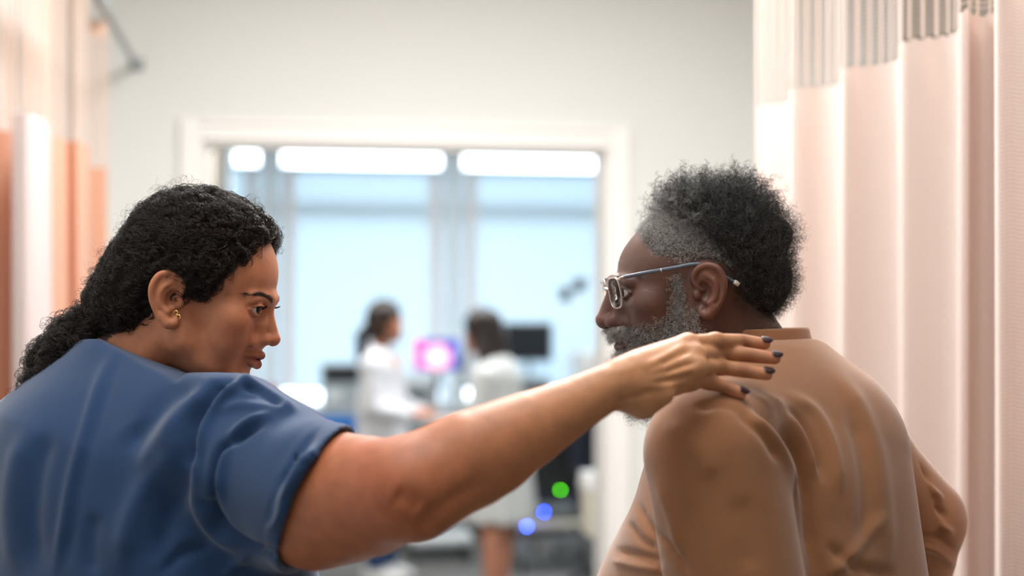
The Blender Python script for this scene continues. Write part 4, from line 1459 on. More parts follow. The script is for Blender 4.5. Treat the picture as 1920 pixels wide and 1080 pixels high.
H.append(Gc); HR.append(np.full(len(Gc), 0.00013)); HC.append(bcol(len(ii), 0.46, 0.18, 7))
wb_ = (np.einsum('ij,ij->i', Nb, Vb-(M_T+M_R@np.array([60, 0, -70.])*M_S)) > 0).astype(float); wb_ /= wb_.sum()
Gc, ii = fuzz(Vb, Nb, 5000, 0.018, 0.038, np.ones(len(Vb)), None, 0.0024, 0.010, 24, 43, (-0.1, 0, -0.7), 0.55, wb_)
H.append(Gc); HR.append(np.full(len(Gc), 0.00012)); HC.append(bcol(len(ii), 0.34, 0.18, 8))
flush('beard_curls', m_hairm, bd)
brows(man, bvh_mh, M_R, M_T, M_S, rgb(110, 104, 100), 260, 2.2)

# ---- the man's glasses
gl = empty('eyeglasses', tuple(M_T+M_R@(np.array([98., 0, 20.])*M_S)), 'rectangular glasses with clear rims and grey-blue temples worn by the bearded man', 'eyeglasses')
gp = lambda x_, y_, z_: M_T+M_R@(np.array([x_, y_, z_], float)*M_S)
m_rim = mat('clear_pink_rim', rgb(186, 160, 150), 0.15); m_rim.node_tree.nodes['Principled BSDF'].inputs['Transmission Weight'].default_value = 0.5
m_tmp = mat('grey_blue_temple', rgb(96, 108, 122), 0.3)
m_gtip = mat('temple_tip_white', rgb(225, 222, 215), 0.4)
m_len = mat('spectacle_lens', (1, 1, 1, 1), 0.02); m_len.node_tree.nodes['Principled BSDF'].inputs['Transmission Weight'].default_value = 1.0
m_len.node_tree.nodes['Principled BSDF'].inputs['IOR'].default_value = 1.12
def lens_pts(sd, grow=0.0, n=44):
    out = []
    for k_ in range(n):
        a_ = 2*math.pi*k_/n
        ca, sa = math.cos(a_), math.sin(a_)
        e = 0.62
        yy = math.copysign(abs(ca)**e, ca)*(25.5+grow); zz = math.copysign(abs(sa)**e, sa)*(19.5+grow)
        Y_ = 35+yy
        out.append(gp(100-0.0015*Y_*Y_-0.04*zz, sd*Y_, 22.5+zz))
    return out
for sd in (-1, 1):
    lp = lens_pts(sd)
    mb = MB(); mb.tube(lp+[lp[0], lp[1]], 0.00125, 8, cap=False); mb.build('rim', m_rim, gl, True)
    lp2 = lens_pts(sd, -0.4)
    cen = sum(lp2)/len(lp2)
    vv = [cen+M_R@np.array([0.0012, 0, 0])]+lp2; ff = [(0, i+1, (i+1) % len(lp2)+1) for i in range(len(lp2))]
    lo_ = mesh_obj('lens', vv, ff, m_len, gl); md = lo_.modifiers.new('t', 'SOLIDIFY'); md.thickness = 0.0012
    hp = [gp(94.5, sd*60, 38), gp(92.5, sd*66, 39.5), gp(87, sd*69, 40)]
    MB().tube(hp, [0.0022, 0.0024, 0.0022], 8).build('hinge', m_rim, gl, True)
    tp = smooth_path([gp(90, sd*68, 40), gp(60, sd*72, 39.5), gp(25, sd*76, 38), gp(0, sd*78.5, 37), gp(-16, sd*79, 31), gp(-30, sd*80, 18), gp(-44, sd*80, 5)], 6)
    V_ = []; F_ = []
    n_ = len(tp)
    for i, p in enumerate(tp):
        t_ = tp[min(i+1, n_-1)]-tp[max(i-1, 0)]; t_ = t_/np.linalg.norm(t_)
        out_ = M_R@np.array([0.0, sd, 0.0]); upv = np.cross(out_, t_); upv /= np.linalg.norm(upv)
        hh = 0.0026-0.0006*abs(i/n_-0.3); ww = 0.0010
        for (a_, b_) in ((-ww, -hh), (ww, -hh*0.7), (ww, hh*0.7), (-ww, hh)):
            V_.append(p+out_*a_+upv*b_)
    for i in range(n_-1):
        for k_ in range(4):
            j_ = (k_+1) % 4
            F_.append((i*4+k_, i*4+j_, i*4+4+j_, i*4+4+k_))
    F_ += [(0, 1, 2, 3), tuple(4*(n_-1)+q for q in (3, 2, 1, 0))]
    mesh_obj('temple', V_, F_, m_tmp, gl)
    MB().tube([gp(-44, sd*80.5, 5), gp(-49, sd*80.5, 0)], [0.0034, 0.0030], 10).build('temple_tip', m_gtip, gl, True)
    MB().tube([gp(42, sd*75.6, 38.6-2.4), gp(42, sd*75.6, 38.6+2.4)], 0.0008, 6).build('temple_inlay', m_gtip, gl, True)
MB().tube(smooth_path([gp(100, -9.5, 28), gp(103, 0, 30.5), gp(100, 9.5, 28)], 6), 0.0016, 8).build('bridge', m_rim, gl, True)
for sd in (-1, 1):
    mb = MB(); mb.tube(smooth_path([gp(99, sd*12, 20), gp(97, sd*11.5, 18), gp(96, sd*11, 15), gp(95, sd*12, 11)], 4), [0.0006]*13 if False else 0.0011, 6); mb.build('nose_pad', m_rim, gl, True)
print('hair ok')
# ================================================================== THE ROOM
def ray_uv(px, v):
    """u on the plane 'v metres beyond the rear wall' seen at column px"""
    k = (px-960)/FPX
    # point = D*(k,1): solve (p-W0).E2 = v
    D = (v+W0@E2)/(k*E2[0]+E2[1])
    p = np.array([k*D, D, 0])
    return float((p-W0)@E1), D
def zat(py, D): return CAM_Z+(HOR-py)/FPX*D

def struct(name, mb, m, par=None, smooth=False):
    o = mb.build(name, m, par, smooth)
    if par is None: o['kind'] = 'structure'
    return o

m_wall = add_noise(mat('painted_wall', rough=0.85), rgb(219, 220, 217), rgb(224, 225, 222), 1.5, 3, 0.15, 160, 0.001)
m_labwall = mat('lab_wall', rgb(160, 150, 136), 0.85)
m_ceil = mat('ceiling_white', rgb(236, 236, 232), 0.9)
m_floor = add_noise(mat('vinyl_floor', rough=0.35), rgb(112, 111, 110), rgb(128, 127, 124), 40, 5)
m_trim = mat('door_trim_white', rgb(236, 234, 231), 0.45)
m_base = mat('baseboard_grey', rgb(120, 122, 124), 0.6)
UL, UR = -0.20, 3.15          # side walls of the ward
VB = -7.2                     # wall behind the camera
uo0, Do0 = ray_uv(380, 0); uo1, Do1 = ray_uv(1141, 0)
ZO = zat(265, ray_uv(430, 0)[1])
CE = 3.2
struct('floor', MB().box(-3.6, 6.6, VB-0.15, 5.7, -0.1, 0.0), m_floor)
struct('ceiling', MB().box(UL-0.15, UR+0.15, VB-0.15, 0.0, CE, CE+0.1), m_ceil)
mb = MB()
mb.box(UL-0.15, uo0, 0, 0.20, 0, CE+0.1); mb.box(uo1, UR+0.15, 0, 0.20, 0, CE+0.1); mb.box(uo0, uo1, 0, 0.20, ZO, CE+0.1)
struct('wall_back', mb, m_wall)
struct('wall_left', MB().box(UL-0.15, UL, VB, 0, 0, CE), m_wall)
m_wall2 = add_noise(mat('wall_low_bounce_tone', rough=0.85), rgb(158, 150, 140), rgb(166, 158, 148), 1.5, 3, 0.15, 160, 0.001)  # mid-tone for the unseen walls, set to cut their bounce light
struct('wall_right', MB().box(UR, UR+0.15, VB, 0, 0, CE), m_wall2)
struct('wall_front', MB().box(UL-0.15, UR+0.15, VB-0.15, VB, 0, CE), m_wall2)
struct('baseboard_left', MB().box(UL, UL+0.012, VB, 0, 0, 0.10), m_base)
struct('baseboard_right', MB().box(UR-0.012, UR, VB, 0, 0, 0.10), m_base)
mb = MB(); mb.box(UL, uo0-0.085, -0.012, 0, 0, 0.10); mb.box(uo1+0.085, UR, -0.012, 0, 0, 0.10)
struct('baseboard_back', mb, m_base)
# door opening: lining and stepped architrave
cw = 0.085
fr = empty('door_1', room((uo0+uo1)/2, 0.0, 0)); fr['kind'] = 'structure'
for nm, a0, a1, s_ in (('architrave', uo0-cw, uo0, -1), ('architrave', uo1, uo1+cw, 1)):
    mb = MB(); mb.box(a0, a1, -0.018, 0.0, 0, ZO+cw, bev=0.004)
    e0, e1 = (a0, a0+0.022) if s_ < 0 else (a1-0.022, a1)
    mb.box(e0, e1, -0.030, -0.018, 0, ZO+cw, bev=0.003)
    mb.build(nm, m_trim, fr)
mb = MB(); mb.box(uo0, uo1, -0.018, 0.0, ZO, ZO+cw, bev=0.004); mb.box(uo0, uo1, -0.030, -0.018, ZO+cw-0.022, ZO+cw, bev=0.003)
mb.build('architrave', m_trim, fr)
for a0, a1 in ((uo0-0.001, uo0+0.014), (uo1-0.014, uo1+0.001)):
    mb = MB(); mb.box(a0, a1, 0.0, 0.20, 0, ZO); mb.build('door_lining', m_trim, fr)
MB().box(uo0, uo1, 0.0, 0.20, ZO-0.014, ZO+0.001).build('door_lining', m_trim, fr)

# ------------------------------------------------------------------ the lab beyond
VW = 4.85                     # window wall
ull, _ = ray_uv(431, VW); LU0 = ull
LU1 = 5.6; LC = 3.05
struct('trim_1', MB().box(LU0-0.15, LU0, 0.20, VW, 0, LC), m_labwall)['kind'] = 'structure'
bpy.data.objects['trim_1'].name = 'wall_lab_left'
struct('wall_lab_right', MB().box(LU1, LU1+0.15, 0.20, VW, 0, LC), m_wall)
struct('ceiling', MB().box(LU0-0.15, LU1+0.15, 0.20, VW+0.3, LC, LC+0.1), m_ceil)
mb = MB(); mb.box(LU0-0.15, uo0, 0.201, 0.26, 0, LC); mb.box(uo1, LU1, 0.201, 0.26, 0, LC); mb.box(uo0, uo1, 0.201, 0.26, ZO, LC)
struct('wall_lab_front', mb, m_wall)
m_frame = mat('window_frame_bluegrey', rgb(226, 236, 242), 0.5)
m_glass = mat('window_glass', (1, 1, 1, 1), 0.02)
m_glass.node_tree.nodes['Principled BSDF'].inputs['Transmission Weight'].default_value = 1.0
m_glass.node_tree.nodes['Principled BSDF'].inputs['IOR'].default_value = 1.05
m_blind = bpy.data.materials.new('blind_slats'); m_blind.use_nodes = True
nt = m_blind.node_tree; b = nt.nodes['Principled BSDF']; b.inputs['Base Color'].default_value = rgb(214, 228, 234); b.inputs['Roughness'].default_value = 0.6
tr = nt.nodes.new('ShaderNodeBsdfTranslucent'); tr.inputs['Color'].default_value = rgb(200, 226, 240)
ms = nt.nodes.new('ShaderNodeMixShader'); ms.inputs[0].default_value = 0.17
nt.links.new(b.outputs[0], ms.inputs[1]); nt.links.new(tr.outputs[0], ms.inputs[2]); nt.links.new(ms.outputs[0], nt.nodes['Material Output'].inputs['Surface'])
m_band = mat('bright_band_white', rgb(238, 240, 244), 0.8)  # white strips added to imitate bright bands of light beside the uprights
# window bays by photo columns of their uprights
posts = [(-60, -30), (185, 215), (494, 520), (837, 863), (1186, 1216), (1540, 1570)]
pu = [(ray_uv(a, VW)[0], ray_uv(b_, VW)[0]) for a, b_ in posts]
pu = [p for p in pu if p[1] > LU0]
pu = [(p[0], p[1]) for p in pu]
Dm = ray_uv(700, VW)[1]
zt = zat(281, Dm); zs = zat(758, Dm); zbt = zat(313, Dm); zbb = zat(731, Dm); ztr = zat(392, Dm)
mb = MB()
mb.box(LU0-0.15, LU1+0.15, VW, VW+0.18, 0, zs); mb.box(LU0-0.15, LU1+0.15, VW, VW+0.18, zt, LC)
lastu = pu[-1][1]
mb.box(lastu, LU1+0.15, VW, VW+0.18, zs, zt)
struct('wall_windows', mb, mat('window_wall', rgb(186, 204, 214), 0.8))
edges = [LU0]+[x_ for p in pu for x_ in p]
bays = []
cur = LU0
for p in pu:
    if p[0]-cur > 0.15: bays.append((cur, p[0]))
    cur = p[1]
for i, p in enumerate(pu):
    struct('trim_%d' % (i+1), MB().box(p[0], p[1], VW-0.005, VW+0.12, zs, zt, bev=0.004), m_frame)
for i, (a, b_) in enumerate(bays):
    wo = empty('window_%d' % (i+1), room((a+b_)/2, VW+0.1, zs)); wo['kind'] = 'structure'
    mb = MB(); f_ = 0.035
    mb.box(a, a+f_, VW+0.06, VW+0.11, zs, zt); mb.box(b_-f_, b_, VW+0.06, VW+0.11, zs, zt)
    mb.box(a+f_, b_-f_, VW+0.06, VW+0.11, zs, zs+f_*0.5); mb.box(a+f_, b_-f_, VW+0.06, VW+0.11, zt-f_*0.3, zt)
    mb.build('window_frame', m_frame, wo)
    MB().box(a+f_, b_-f_, VW+0.05, VW+0.11, ztr-0.05, ztr+0.05).build('transom', m_frame, wo)
    MB().box(a+f_, b_-f_, VW+0.085, VW+0.09, zs+0.02, ztr-0.05).build('pane', m_glass, wo)
    MB().box(a+f_, b_-f_, VW+0.085, VW+0.09, ztr+0.05, zt-0.01).build('pane', m_glass, wo)
    # venetian blind, slats closed
    bl = empty('venetian_blind', room((a+b_)/2, VW+0.02, zbb), 'closed pale venetian blind %s' % (('of the narrow window at the left end of the lab', 'of the wide lab window behind the ponytailed person', 'of the lab window behind the loose-haired person', 'of the first lab window past the door lining', 'of the last lab window at the right')[min(i, 4)]), 'blind', 'window blinds of the lab')
    MB().box(a+0.008, b_-0.008, VW-0.0, VW+0.035, zbt-0.035, zbt, bev=0.003).build('head_rail', m_blind, bl)
    MB().box(a+0.008, b_-0.008, VW+0.005, VW+0.03, zbb, zbb+0.02, bev=0.003).build('bottom_rail', m_blind, bl)
    mb = MB(); z_ = zbb+0.02; k_ = 0
    while z_ < zbt-0.035:
        p0 = room(a+0.01, VW+0.012, z_-0.006); p1 = room(b_-0.01, VW+0.012, z_-0.006)
        p2 = room(b_-0.01, VW+0.026, z_+0.040); p3 = room(a+0.01, VW+0.026, z_+0.040)
        mb.quad(p0, p1, p2, p3); z_ += 0.036
    s_ = mb.build('slats', m_blind, bl); s_['kind'] = 'stuff'
    for q in ((0.10, 0.20), (0.90, 0.20)):
        if b_-a > 0.6:
            uc = a+0.085 if q[0] < 0.5 else b_-0.085
            MB().box(uc-0.045, uc+0.045, VW+0.004, VW+0.006, zbb, zbt-0.03).build('bright_band', m_band, bl)
        else:
            if q[0] > 0.5: MB().box(b_-0.13, b_-0.05, VW+0.004, VW+0.006, zbb, zbt-0.03).build('bright_band', m_band, bl)
mb = MB(); mb.box(LU0, LU1, VW-0.22, VW, zs-0.04, zs, bev=0.006)
struct('trim_9', mb, mat('sill_white', rgb(235, 238, 240), 0.35))

# ------------------------------------------------------------------ luminaires
m_fix = mat('fixture_white', rgb(235, 235, 235), 0.5)
m_diff = bpy.data.materials.new('lamp_diffuser'); m_diff.use_nodes = True
e_ = m_diff.node_tree.nodes['Principled BSDF']; e_.inputs['Emission Color'].default_value = (1, 0.98, 0.95, 1); e_.inputs['Emission Strength'].default_value = 3.0
def luminaire(u, v, z, su, sv, lab):
    t = empty('ceiling_light', room(u, v, z), lab, 'light', 'ceiling lights')
    mb = MB()
    mb.box(u-su/2-0.04, u-su/2, v-sv/2-0.04, v+sv/2+0.04, z-0.05, z); mb.box(u+su/2, u+su/2+0.04, v-sv/2-0.04, v+sv/2+0.04, z-0.05, z)
    mb.box(u-su/2, u+su/2, v-sv/2-0.04, v-sv/2, z-0.05, z); mb.box(u-su/2, u+su/2, v+sv/2, v+sv/2+0.04, z-0.05, z)
    mb.build('frame', m_fix, t)
    MB().box(u-su/2, u+su/2, v-sv/2, v+sv/2, z-0.03, z-0.002).build('diffuser', m_diff, t)
for (_u, _v), _l in zip(LAMPS, ('between the two people and the doorway', 'above the two people')): luminaire(_u, _v, CE, 1.3, 0.75, 'white recessed ceiling light '+_l)
for (_u, _v), _l in zip(((0.4, 2.2), (2.2, 2.2)), ('left', 'right')): luminaire(_u, _v, LC, 1.2, 0.6, 'white recessed ceiling light over the %s half of the lab' % _l)

# ------------------------------------------------------------------ curtains
def curtain_material(name, c1, c2, trans, tc):
    m = bpy.data.materials.new(name); m.use_nodes = True
    nt = m.node_tree; b = nt.nodes['Principled BSDF']
    b.inputs['Roughness'].default_value = 0.8; b.inputs['Sheen Weight'].default_value = 0.2; b.inputs['Specular IOR Level'].default_value = 0.2
    tcn = nt.nodes.new('ShaderNodeUVMap'); tcn.uv_map = 'UVMap'
    sp = nt.nodes.new('ShaderNodeSeparateXYZ'); nt.links.new(tcn.outputs['UV'], sp.inputs[0])
    def m1(op, a, bv=None, cv=None):
        n = nt.nodes.new('ShaderNodeMath'); n.operation = op
        for i, v in enumerate((a, bv, cv)):
            if v is None: continue
            if isinstance(v, (int, float)): n.inputs[i].default_value = v
            else: nt.links.new(v, n.inputs[i])
        return n.outputs[0]
    # little woven waves: rows 9 mm apart, wavelength 26 mm; fine upright ribs 3 mm
    wv = m1('MULTIPLY', m1('SINE', m1('MULTIPLY', sp.outputs['X'], 2*math.pi/0.026)), 0.0016)
    row = m1('SINE', m1('MULTIPLY', m1('ADD', sp.outputs['Y'], wv), 2*math.pi/0.0060))
    rib = m1('SINE', m1('MULTIPLY', sp.outputs['X'], 2*math.pi/0.0032))
    big = m1('SINE', m1('MULTIPLY', sp.outputs['X'], 2*math.pi/0.013))
    hgt = m1('ADD', m1('ADD', m1('MULTIPLY', row, 0.55), m1('MULTIPLY', rib, 0.2)), m1('MULTIPLY', big, 0.25))
    f = m1('MULTIPLY_ADD', hgt, 0.30, 0.5)
    mx = nt.nodes.new('ShaderNodeMix'); mx.data_type = 'RGBA'; mx.inputs[6].default_value = c1; mx.inputs[7].default_value = c2
    nt.links.new(f, mx.inputs[0]); nt.links.new(mx.outputs[2], b.inputs['Base Color'])
    bp = nt.nodes.new('ShaderNodeBump'); bp.inputs['Strength'].default_value = 0.3; bp.inputs['Distance'].default_value = 0.0008
    nt.links.new(hgt, bp.inputs['Height']); nt.links.new(bp.outputs['Normal'], b.inputs['Normal'])
    t = nt.nodes.new('ShaderNodeBsdfTranslucent'); t.inputs['Color'].default_value = tc
    ms = nt.nodes.new('ShaderNodeMixShader'); ms.inputs[0].default_value = trans
    nt.links.new(b.outputs[0], ms.inputs[1]); nt.links.new(t.outputs[0], ms.inputs[2]); nt.links.new(ms.outputs[0], nt.nodes['Material Output'].inputs['Surface'])
    return m

def resample(pts, step):
    pts = [np.asarray(p, float) for p in pts]
    d = [0]
    for i in range(len(pts)-1): d.append(d[-1]+np.linalg.norm(pts[i+1]-pts[i]))
    n = max(2, int(d[-1]/step)+1)
    s = np.linspace(0, d[-1], n)
    A = np.array(pts)
    return np.stack([np.interp(s, d, A[:, 0]), np.interp(s, d, A[:, 1])], 1), s

def curtain(name, plan, z0, zm, zt_, m_cloth, m_net, label, group=None, smoothn=8, bars=0.025, sag=0.0):
    pl = smooth_path(plan, smoothn)
    A, S = resample(pl, 0.006)
    t = empty(name, (A[0][0], A[0][1], 0), label, 'curtain', group)
    zs_ = np.concatenate([[z0], np.linspace(z0+0.15, zm-0.10, 9), [zm]])
    V_ = []; F_ = []; UV = []
    rngc = np.random.default_rng(3)
    ctr = A.mean(0)
    n = len(A)
    ph = rngc.uniform(0, 6, 4)
    for zi, z_ in enumerate(zs_):
        q = (zm-z_)/(zm-z0)
        wob = 0.010*q*(np.sin(S*9+ph[0])+0.6*np.sin(S*17+ph[1]))
        for i in range(n):
            scal = 0.008 if zi == len(zs_)-1 else 0.0
            dz = -scal*abs(math.sin(math.pi*S[i]/bars)) if scal else 0.0
            V_.append((A[i][0]+wob[i]*0.7, A[i][1]+wob[i]*0.5, z_+dz)); UV.append((S[i], z_))
    for zi in range(len(zs_)-1):
        for i in range(n-1):
            F_.append((zi*n+i, zi*n+i+1, (zi+1)*n+i+1, (zi+1)*n+i))
    o = mesh_obj('curtain_cloth', V_, F_, m_cloth, t)
    uvl = o.data.uv_layers.new(name='UVMap')
    li = np.empty(len(o.data.loops), np.int32); o.data.loops.foreach_get('vertex_index', li)
    uvl.data.foreach_set('uv', np.array(UV)[li].astype(np.float32).reshape(-1))
    # open net band: flat upright tapes with thin threads across
    V_ = []; F_ = []
    def quad4(i0, i1, za, zb, off=0.0):
        k_ = len(V_)
        V_.extend([(A[i0][0], A[i0][1], za), (A[i1][0], A[i1][1], za), (A[i1][0], A[i1][1], zb), (A[i0][0], A[i0][1], zb)])
        F_.append((k_, k_+1, k_+2, k_+3))
    per = max(1, int(round(bars/0.006)))
    for i in range(0, n-1):
        if i % per == 0: quad4(i, i+1, zm-0.004, zt_)
    z_ = zm+0.006
    while z_ < zt_:
        for i in range(n-1):
            if i % per != 0: quad4(i, i+1, z_, z_+0.0016)
        z_ += 0.0085
    net = mesh_obj('net_band', V_, F_, m_net, t, smooth=False); net['kind'] = 'stuff'
    V_ = []; F_ = []
    for i in range(n-1): quad4(i, i+1, zt_-0.002, zt_+0.05)
    mesh_obj('heading_tape', V_, F_, m_net, t, smooth=False)
    return t, A

zm = CAM_Z+0.50; zT = zm+0.42
pk1 = curtain_material('pale_pink_curtain', rgb(222, 202, 194), rgb(232, 214, 206), 0.20, rgb(236, 205, 192))
net1 = curtain_material('pale_pink_net', rgb(236, 216, 206), rgb(240, 222, 212), 0.3, rgb(236, 210, 198))
def pD(px, D): return ((px-960)/FPX*D, D)
def dm(py): return FPX*0.50/(HOR-py)
plan = [pD(1418, 3.30), pD(1440, 3.27), pD(1468, 3.24), pD(1482, 3.22), pD(1484, 3.14), pD(1480, 3.06), pD(1500, 3.035), pD(1540, 3.02), pD(1572, 2.98), pD(1580, 2.93), pD(1577, 2.83), pD(1582, 2.78),
        pD(1620, 2.765), pD(1655, 2.74), pD(1682, 2.70), pD(1692, 2.62), pD(1686, 2.56), pD(1695, 2.525), pD(1735, 2.50), pD(1770, 2.48), pD(1794, 2.44), pD(1800, 2.38), pD(1797, 2.30), pD(1806, 2.275), pD(1818, 2.27), pD(1824, 2.30), pD(1845, 2.31), pD(1866, 2.27), pD(1864, 2.15), pD(1870, 2.08), pD(1905, 2.07),
        pD(1950, 2.05), pD(1985, 2.0), pD(1990, 1.9), pD(1986, 1.82), pD(2050, 1.80), pD(2110, 1.77)]
curtain('privacy_curtain', plan, 0.22, zm, zT, pk1, net1, 'pale pink privacy curtain hanging in pleats behind the bearded man')

backlit_tone = curtain_material('curtain_backlit_tone', rgb(198, 150, 126), rgb(212, 165, 141), 0.28, rgb(222, 158, 128))  # backlit folds of the left curtain, warm light put into the cloth colour
or2 = curtain_material('net_backlit_tone', rgb(198, 166, 148), rgb(208, 178, 160), 0.2, rgb(220, 175, 150))
plan = [pD(201, 4.62), pD(188, 4.60), pD(170, 4.58), pD(166, 4.45), pD(168, 4.2), pD(160, 4.0), pD(145, 3.92), pD(128, 3.93), pD(118, 3.90), pD(100, 3.82), pD(92, 3.75), pD(80, 3.62)]
curtain('privacy_curtain', plan, 0.22, zm, zT, backlit_tone, or2, 'privacy curtain folds at the left wall, coloured salmon as if backlit, nearest the doorway')
plan = [pD(22, 3.66), pD(10, 3.63), pD(-30, 3.60), pD(-60, 3.5), pD(-90, 3.4)]
curtain('privacy_curtain', plan, 0.22, zm-0.01, zT, backlit_tone, or2, 'privacy curtain sliver at the very left edge, coloured salmon as if backlit')
lit_tone = curtain_material('curtain_lit_tone', rgb(186, 172, 170), rgb(198, 186, 184), 0.15, rgb(220, 180, 165))  # light-facing fold of the same curtain, its brightness put into the colour
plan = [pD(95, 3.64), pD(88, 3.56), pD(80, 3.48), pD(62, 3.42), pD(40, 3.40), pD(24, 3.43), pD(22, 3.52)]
curtain('privacy_curtain', plan, 0.22, zm, zT, lit_tone, or2, 'fold of the left privacy curtain, coloured whitish pink as if facing the light')
m_rail = mat('rail_aluminium', rgb(150, 156, 158), 0.35, 0.8)
# curtain rails, screwed to the rear wall by a small plate
def rail(u, va, vb, z, lab):
    t = empty('curtain_rail', room(u, vb, z), lab, 'rail', 'curtain rails')
    MB().box(u-0.010, u+0.010, va, vb, z, z+0.022, bev=0.003).build('rail', m_rail, t)
    if vb > -0.1:
        MB().box(u-0.028, u+0.028, -0.010, 0.0, z-0.010, z+0.034, bev=0.003).build('end_plate', m_rail, t)
    for v_ in np.arange(va+0.3, vb, 1.1):
        MB().tube([room(u, v_, z+0.02), room(u, v_, CE)], 0.006, 8).build('hanger_rod', m_rail, t)
ulr = float((np.array([-1.31, 4.6, 0])-W0)@E1)
rail(ulr-0.0, -4.5, 0.0, zT+0.055, 'aluminium curtain rail meeting the rear wall above the left curtain')
urr = float((np.array([0.60, 3.0, 0])-W0)@E1)
rail(urr, -6.5, -1.6, zT+0.055, 'aluminium curtain rail above the pale pink curtain')
# ================================================================== FURNITURE AND PEOPLE IN THE LAB
def gp_(px, py, D): return P(px, py, D)
def fr_at(px, D, ang=0.0):
    """frame standing on the floor at a photo column and distance: x right, y away, z up"""
    o = P(px, HOR, D); o[2] = 0
    ca, sa = math.cos(TH+ang), math.sin(TH+ang)
    return lambda a, b_, c_: (o[0]+a*ca-b_*sa, o[1]+a*sa+b_*ca, c_)
m_steel = mat('brushed_steel', rgb(150, 156, 160), 0.35, 0.7)
m_grey = mat('equipment_grey', rgb(150, 158, 162), 0.5)
m_lgrey = mat('equipment_light_grey', rgb(200, 206, 208), 0.5)
m_black = mat('equipment_black', rgb(16, 18, 22), 0.45)
m_dnavy = mat('dark_navy_upholstery', rgb(26, 32, 48), 0.8)
m_whitep = mat('white_plastic', rgb(232, 234, 234), 0.4)
m_cream = mat('cream_plastic', rgb(216, 212, 196), 0.5)
m_bluep = mat('blue_plastic', rgb(20, 104, 178), 0.4)
m_redp = mat('red_plastic', rgb(196, 50, 44), 0.4)
m_cab = mat('lab_cabinet_grey', rgb(128, 138, 142), 0.5)
m_top = mat('bench_top', rgb(168, 174, 176), 0.35)

# bench along the window wall
BV0, BV1 = VW-0.85, VW-0.012
BL0, BL1 = LU0+0.02, LU1-0.05
wt_ = empty('worktop', room((BL0+BL1)/2, (BV0+BV1)/2, 0.86), 'long grey bench top running under the lab windows', 'worktop')
MB().box(BL0, BL1, BV0-0.02, BV1, 0.86, 0.90, bev=0.005).build('slab', m_top, wt_)
n_c = 9; wc = (BL1-BL0)/n_c
side_names = ['at the left end of', 'second from the left under', 'third from the left under', 'fourth from the left under', 'in the middle under', 'sixth from the left under', 'seventh from the left under', 'eighth from the left under', 'at the right end of']
for i in range(n_c):
    u0 = BL0+i*wc+0.004; u1 = BL0+(i+1)*wc-0.004
    cb = empty('base_cabinet', room((u0+u1)/2, (BV0+BV1)/2, 0), 'grey base cabinet '+side_names[i]+' the lab bench', 'cabinet', 'base cabinets of the lab bench')
    MB().box(u0, u1, BV0+0.03, BV1, 0.10, 0.859).build('carcass', m_cab, cb)
    MB().box(u0, u1, BV0+0.08, BV1, 0.0, 0.10).build('plinth', m_black, cb)
    dr = MB().box(u0+0.004, u1-0.004, BV0+0.008, BV0+0.029, 0.70, 0.85, bev=0.003).build('drawer', m_cab, cb)
    MB().tube([room((u0+u1)/2-0.06, BV0-0.010, 0.775), room((u0+u1)/2+0.06, BV0-0.010, 0.775)], 0.006, 8).build('handle', m_steel, dr) if False else None
    for a_, b_ in ((u0+0.004, (u0+u1)/2-0.002), ((u0+u1)/2+0.002, u1-0.004)):
        MB().box(a_, b_, BV0+0.008, BV0+0.029, 0.11, 0.69, bev=0.003).build('door', m_cab, cb)
    for uu in ((u0+u1)/2-0.04, (u0+u1)/2+0.04):
        MB().tube([room(uu, BV0-0.008, 0.50), room(uu, BV0-0.008, 0.64)], 0.005, 6).build('handle', m_steel, cb)
    MB().tube([room((u0+u1)/2-0.07, BV0-0.008, 0.775), room((u0+u1)/2+0.07, BV0-0.008, 0.775)], 0.005, 6).build('handle', m_steel, cb)

# bench-top analyser beside the left coat
f = fr_at(632, 10.05)
t = empty('analyser', f(0, 0, 0.90), 'grey boxy analyser with a dark upper face on the bench behind the ponytailed figure', 'analyser')
MB().box(-0.11, 0.16, -0.16, 0.16, 0.90, 1.06, f, 0.012).build('housing', m_grey, t)
MB().box(-0.11, 0.16, -0.14, 0.16, 1.062, 1.19, f, 0.012).build('upper_case', m_cab, t)
MB().box(-0.09, 0.14, -0.15, -0.141, 1.075, 1.175, f).build('dark_face', m_black, t)
MB().box(-0.08, 0.02, -0.166, -0.161, 0.93, 1.02, f).build('tray', m_lgrey, t)
f = fr_at(506, 10.15)
t = empty('bottle', f(0, 0, 0.90), 'small red bottle standing on the lab bench beside the woman in blue', 'bottle')
o_ = f(0, 0, 0)
MB().lathe(o_, [(0.036, 0.90), (0.038, 0.905), (0.038, 1.0), (0.03, 1.02), (0.014, 1.035)], 20).build('flask', m_redp, t, True)
MB().lathe(o_, [(0.016, 1.035), (0.016, 1.06), (0.014, 1.062)], 16).build('cap', m_whitep, t, True)
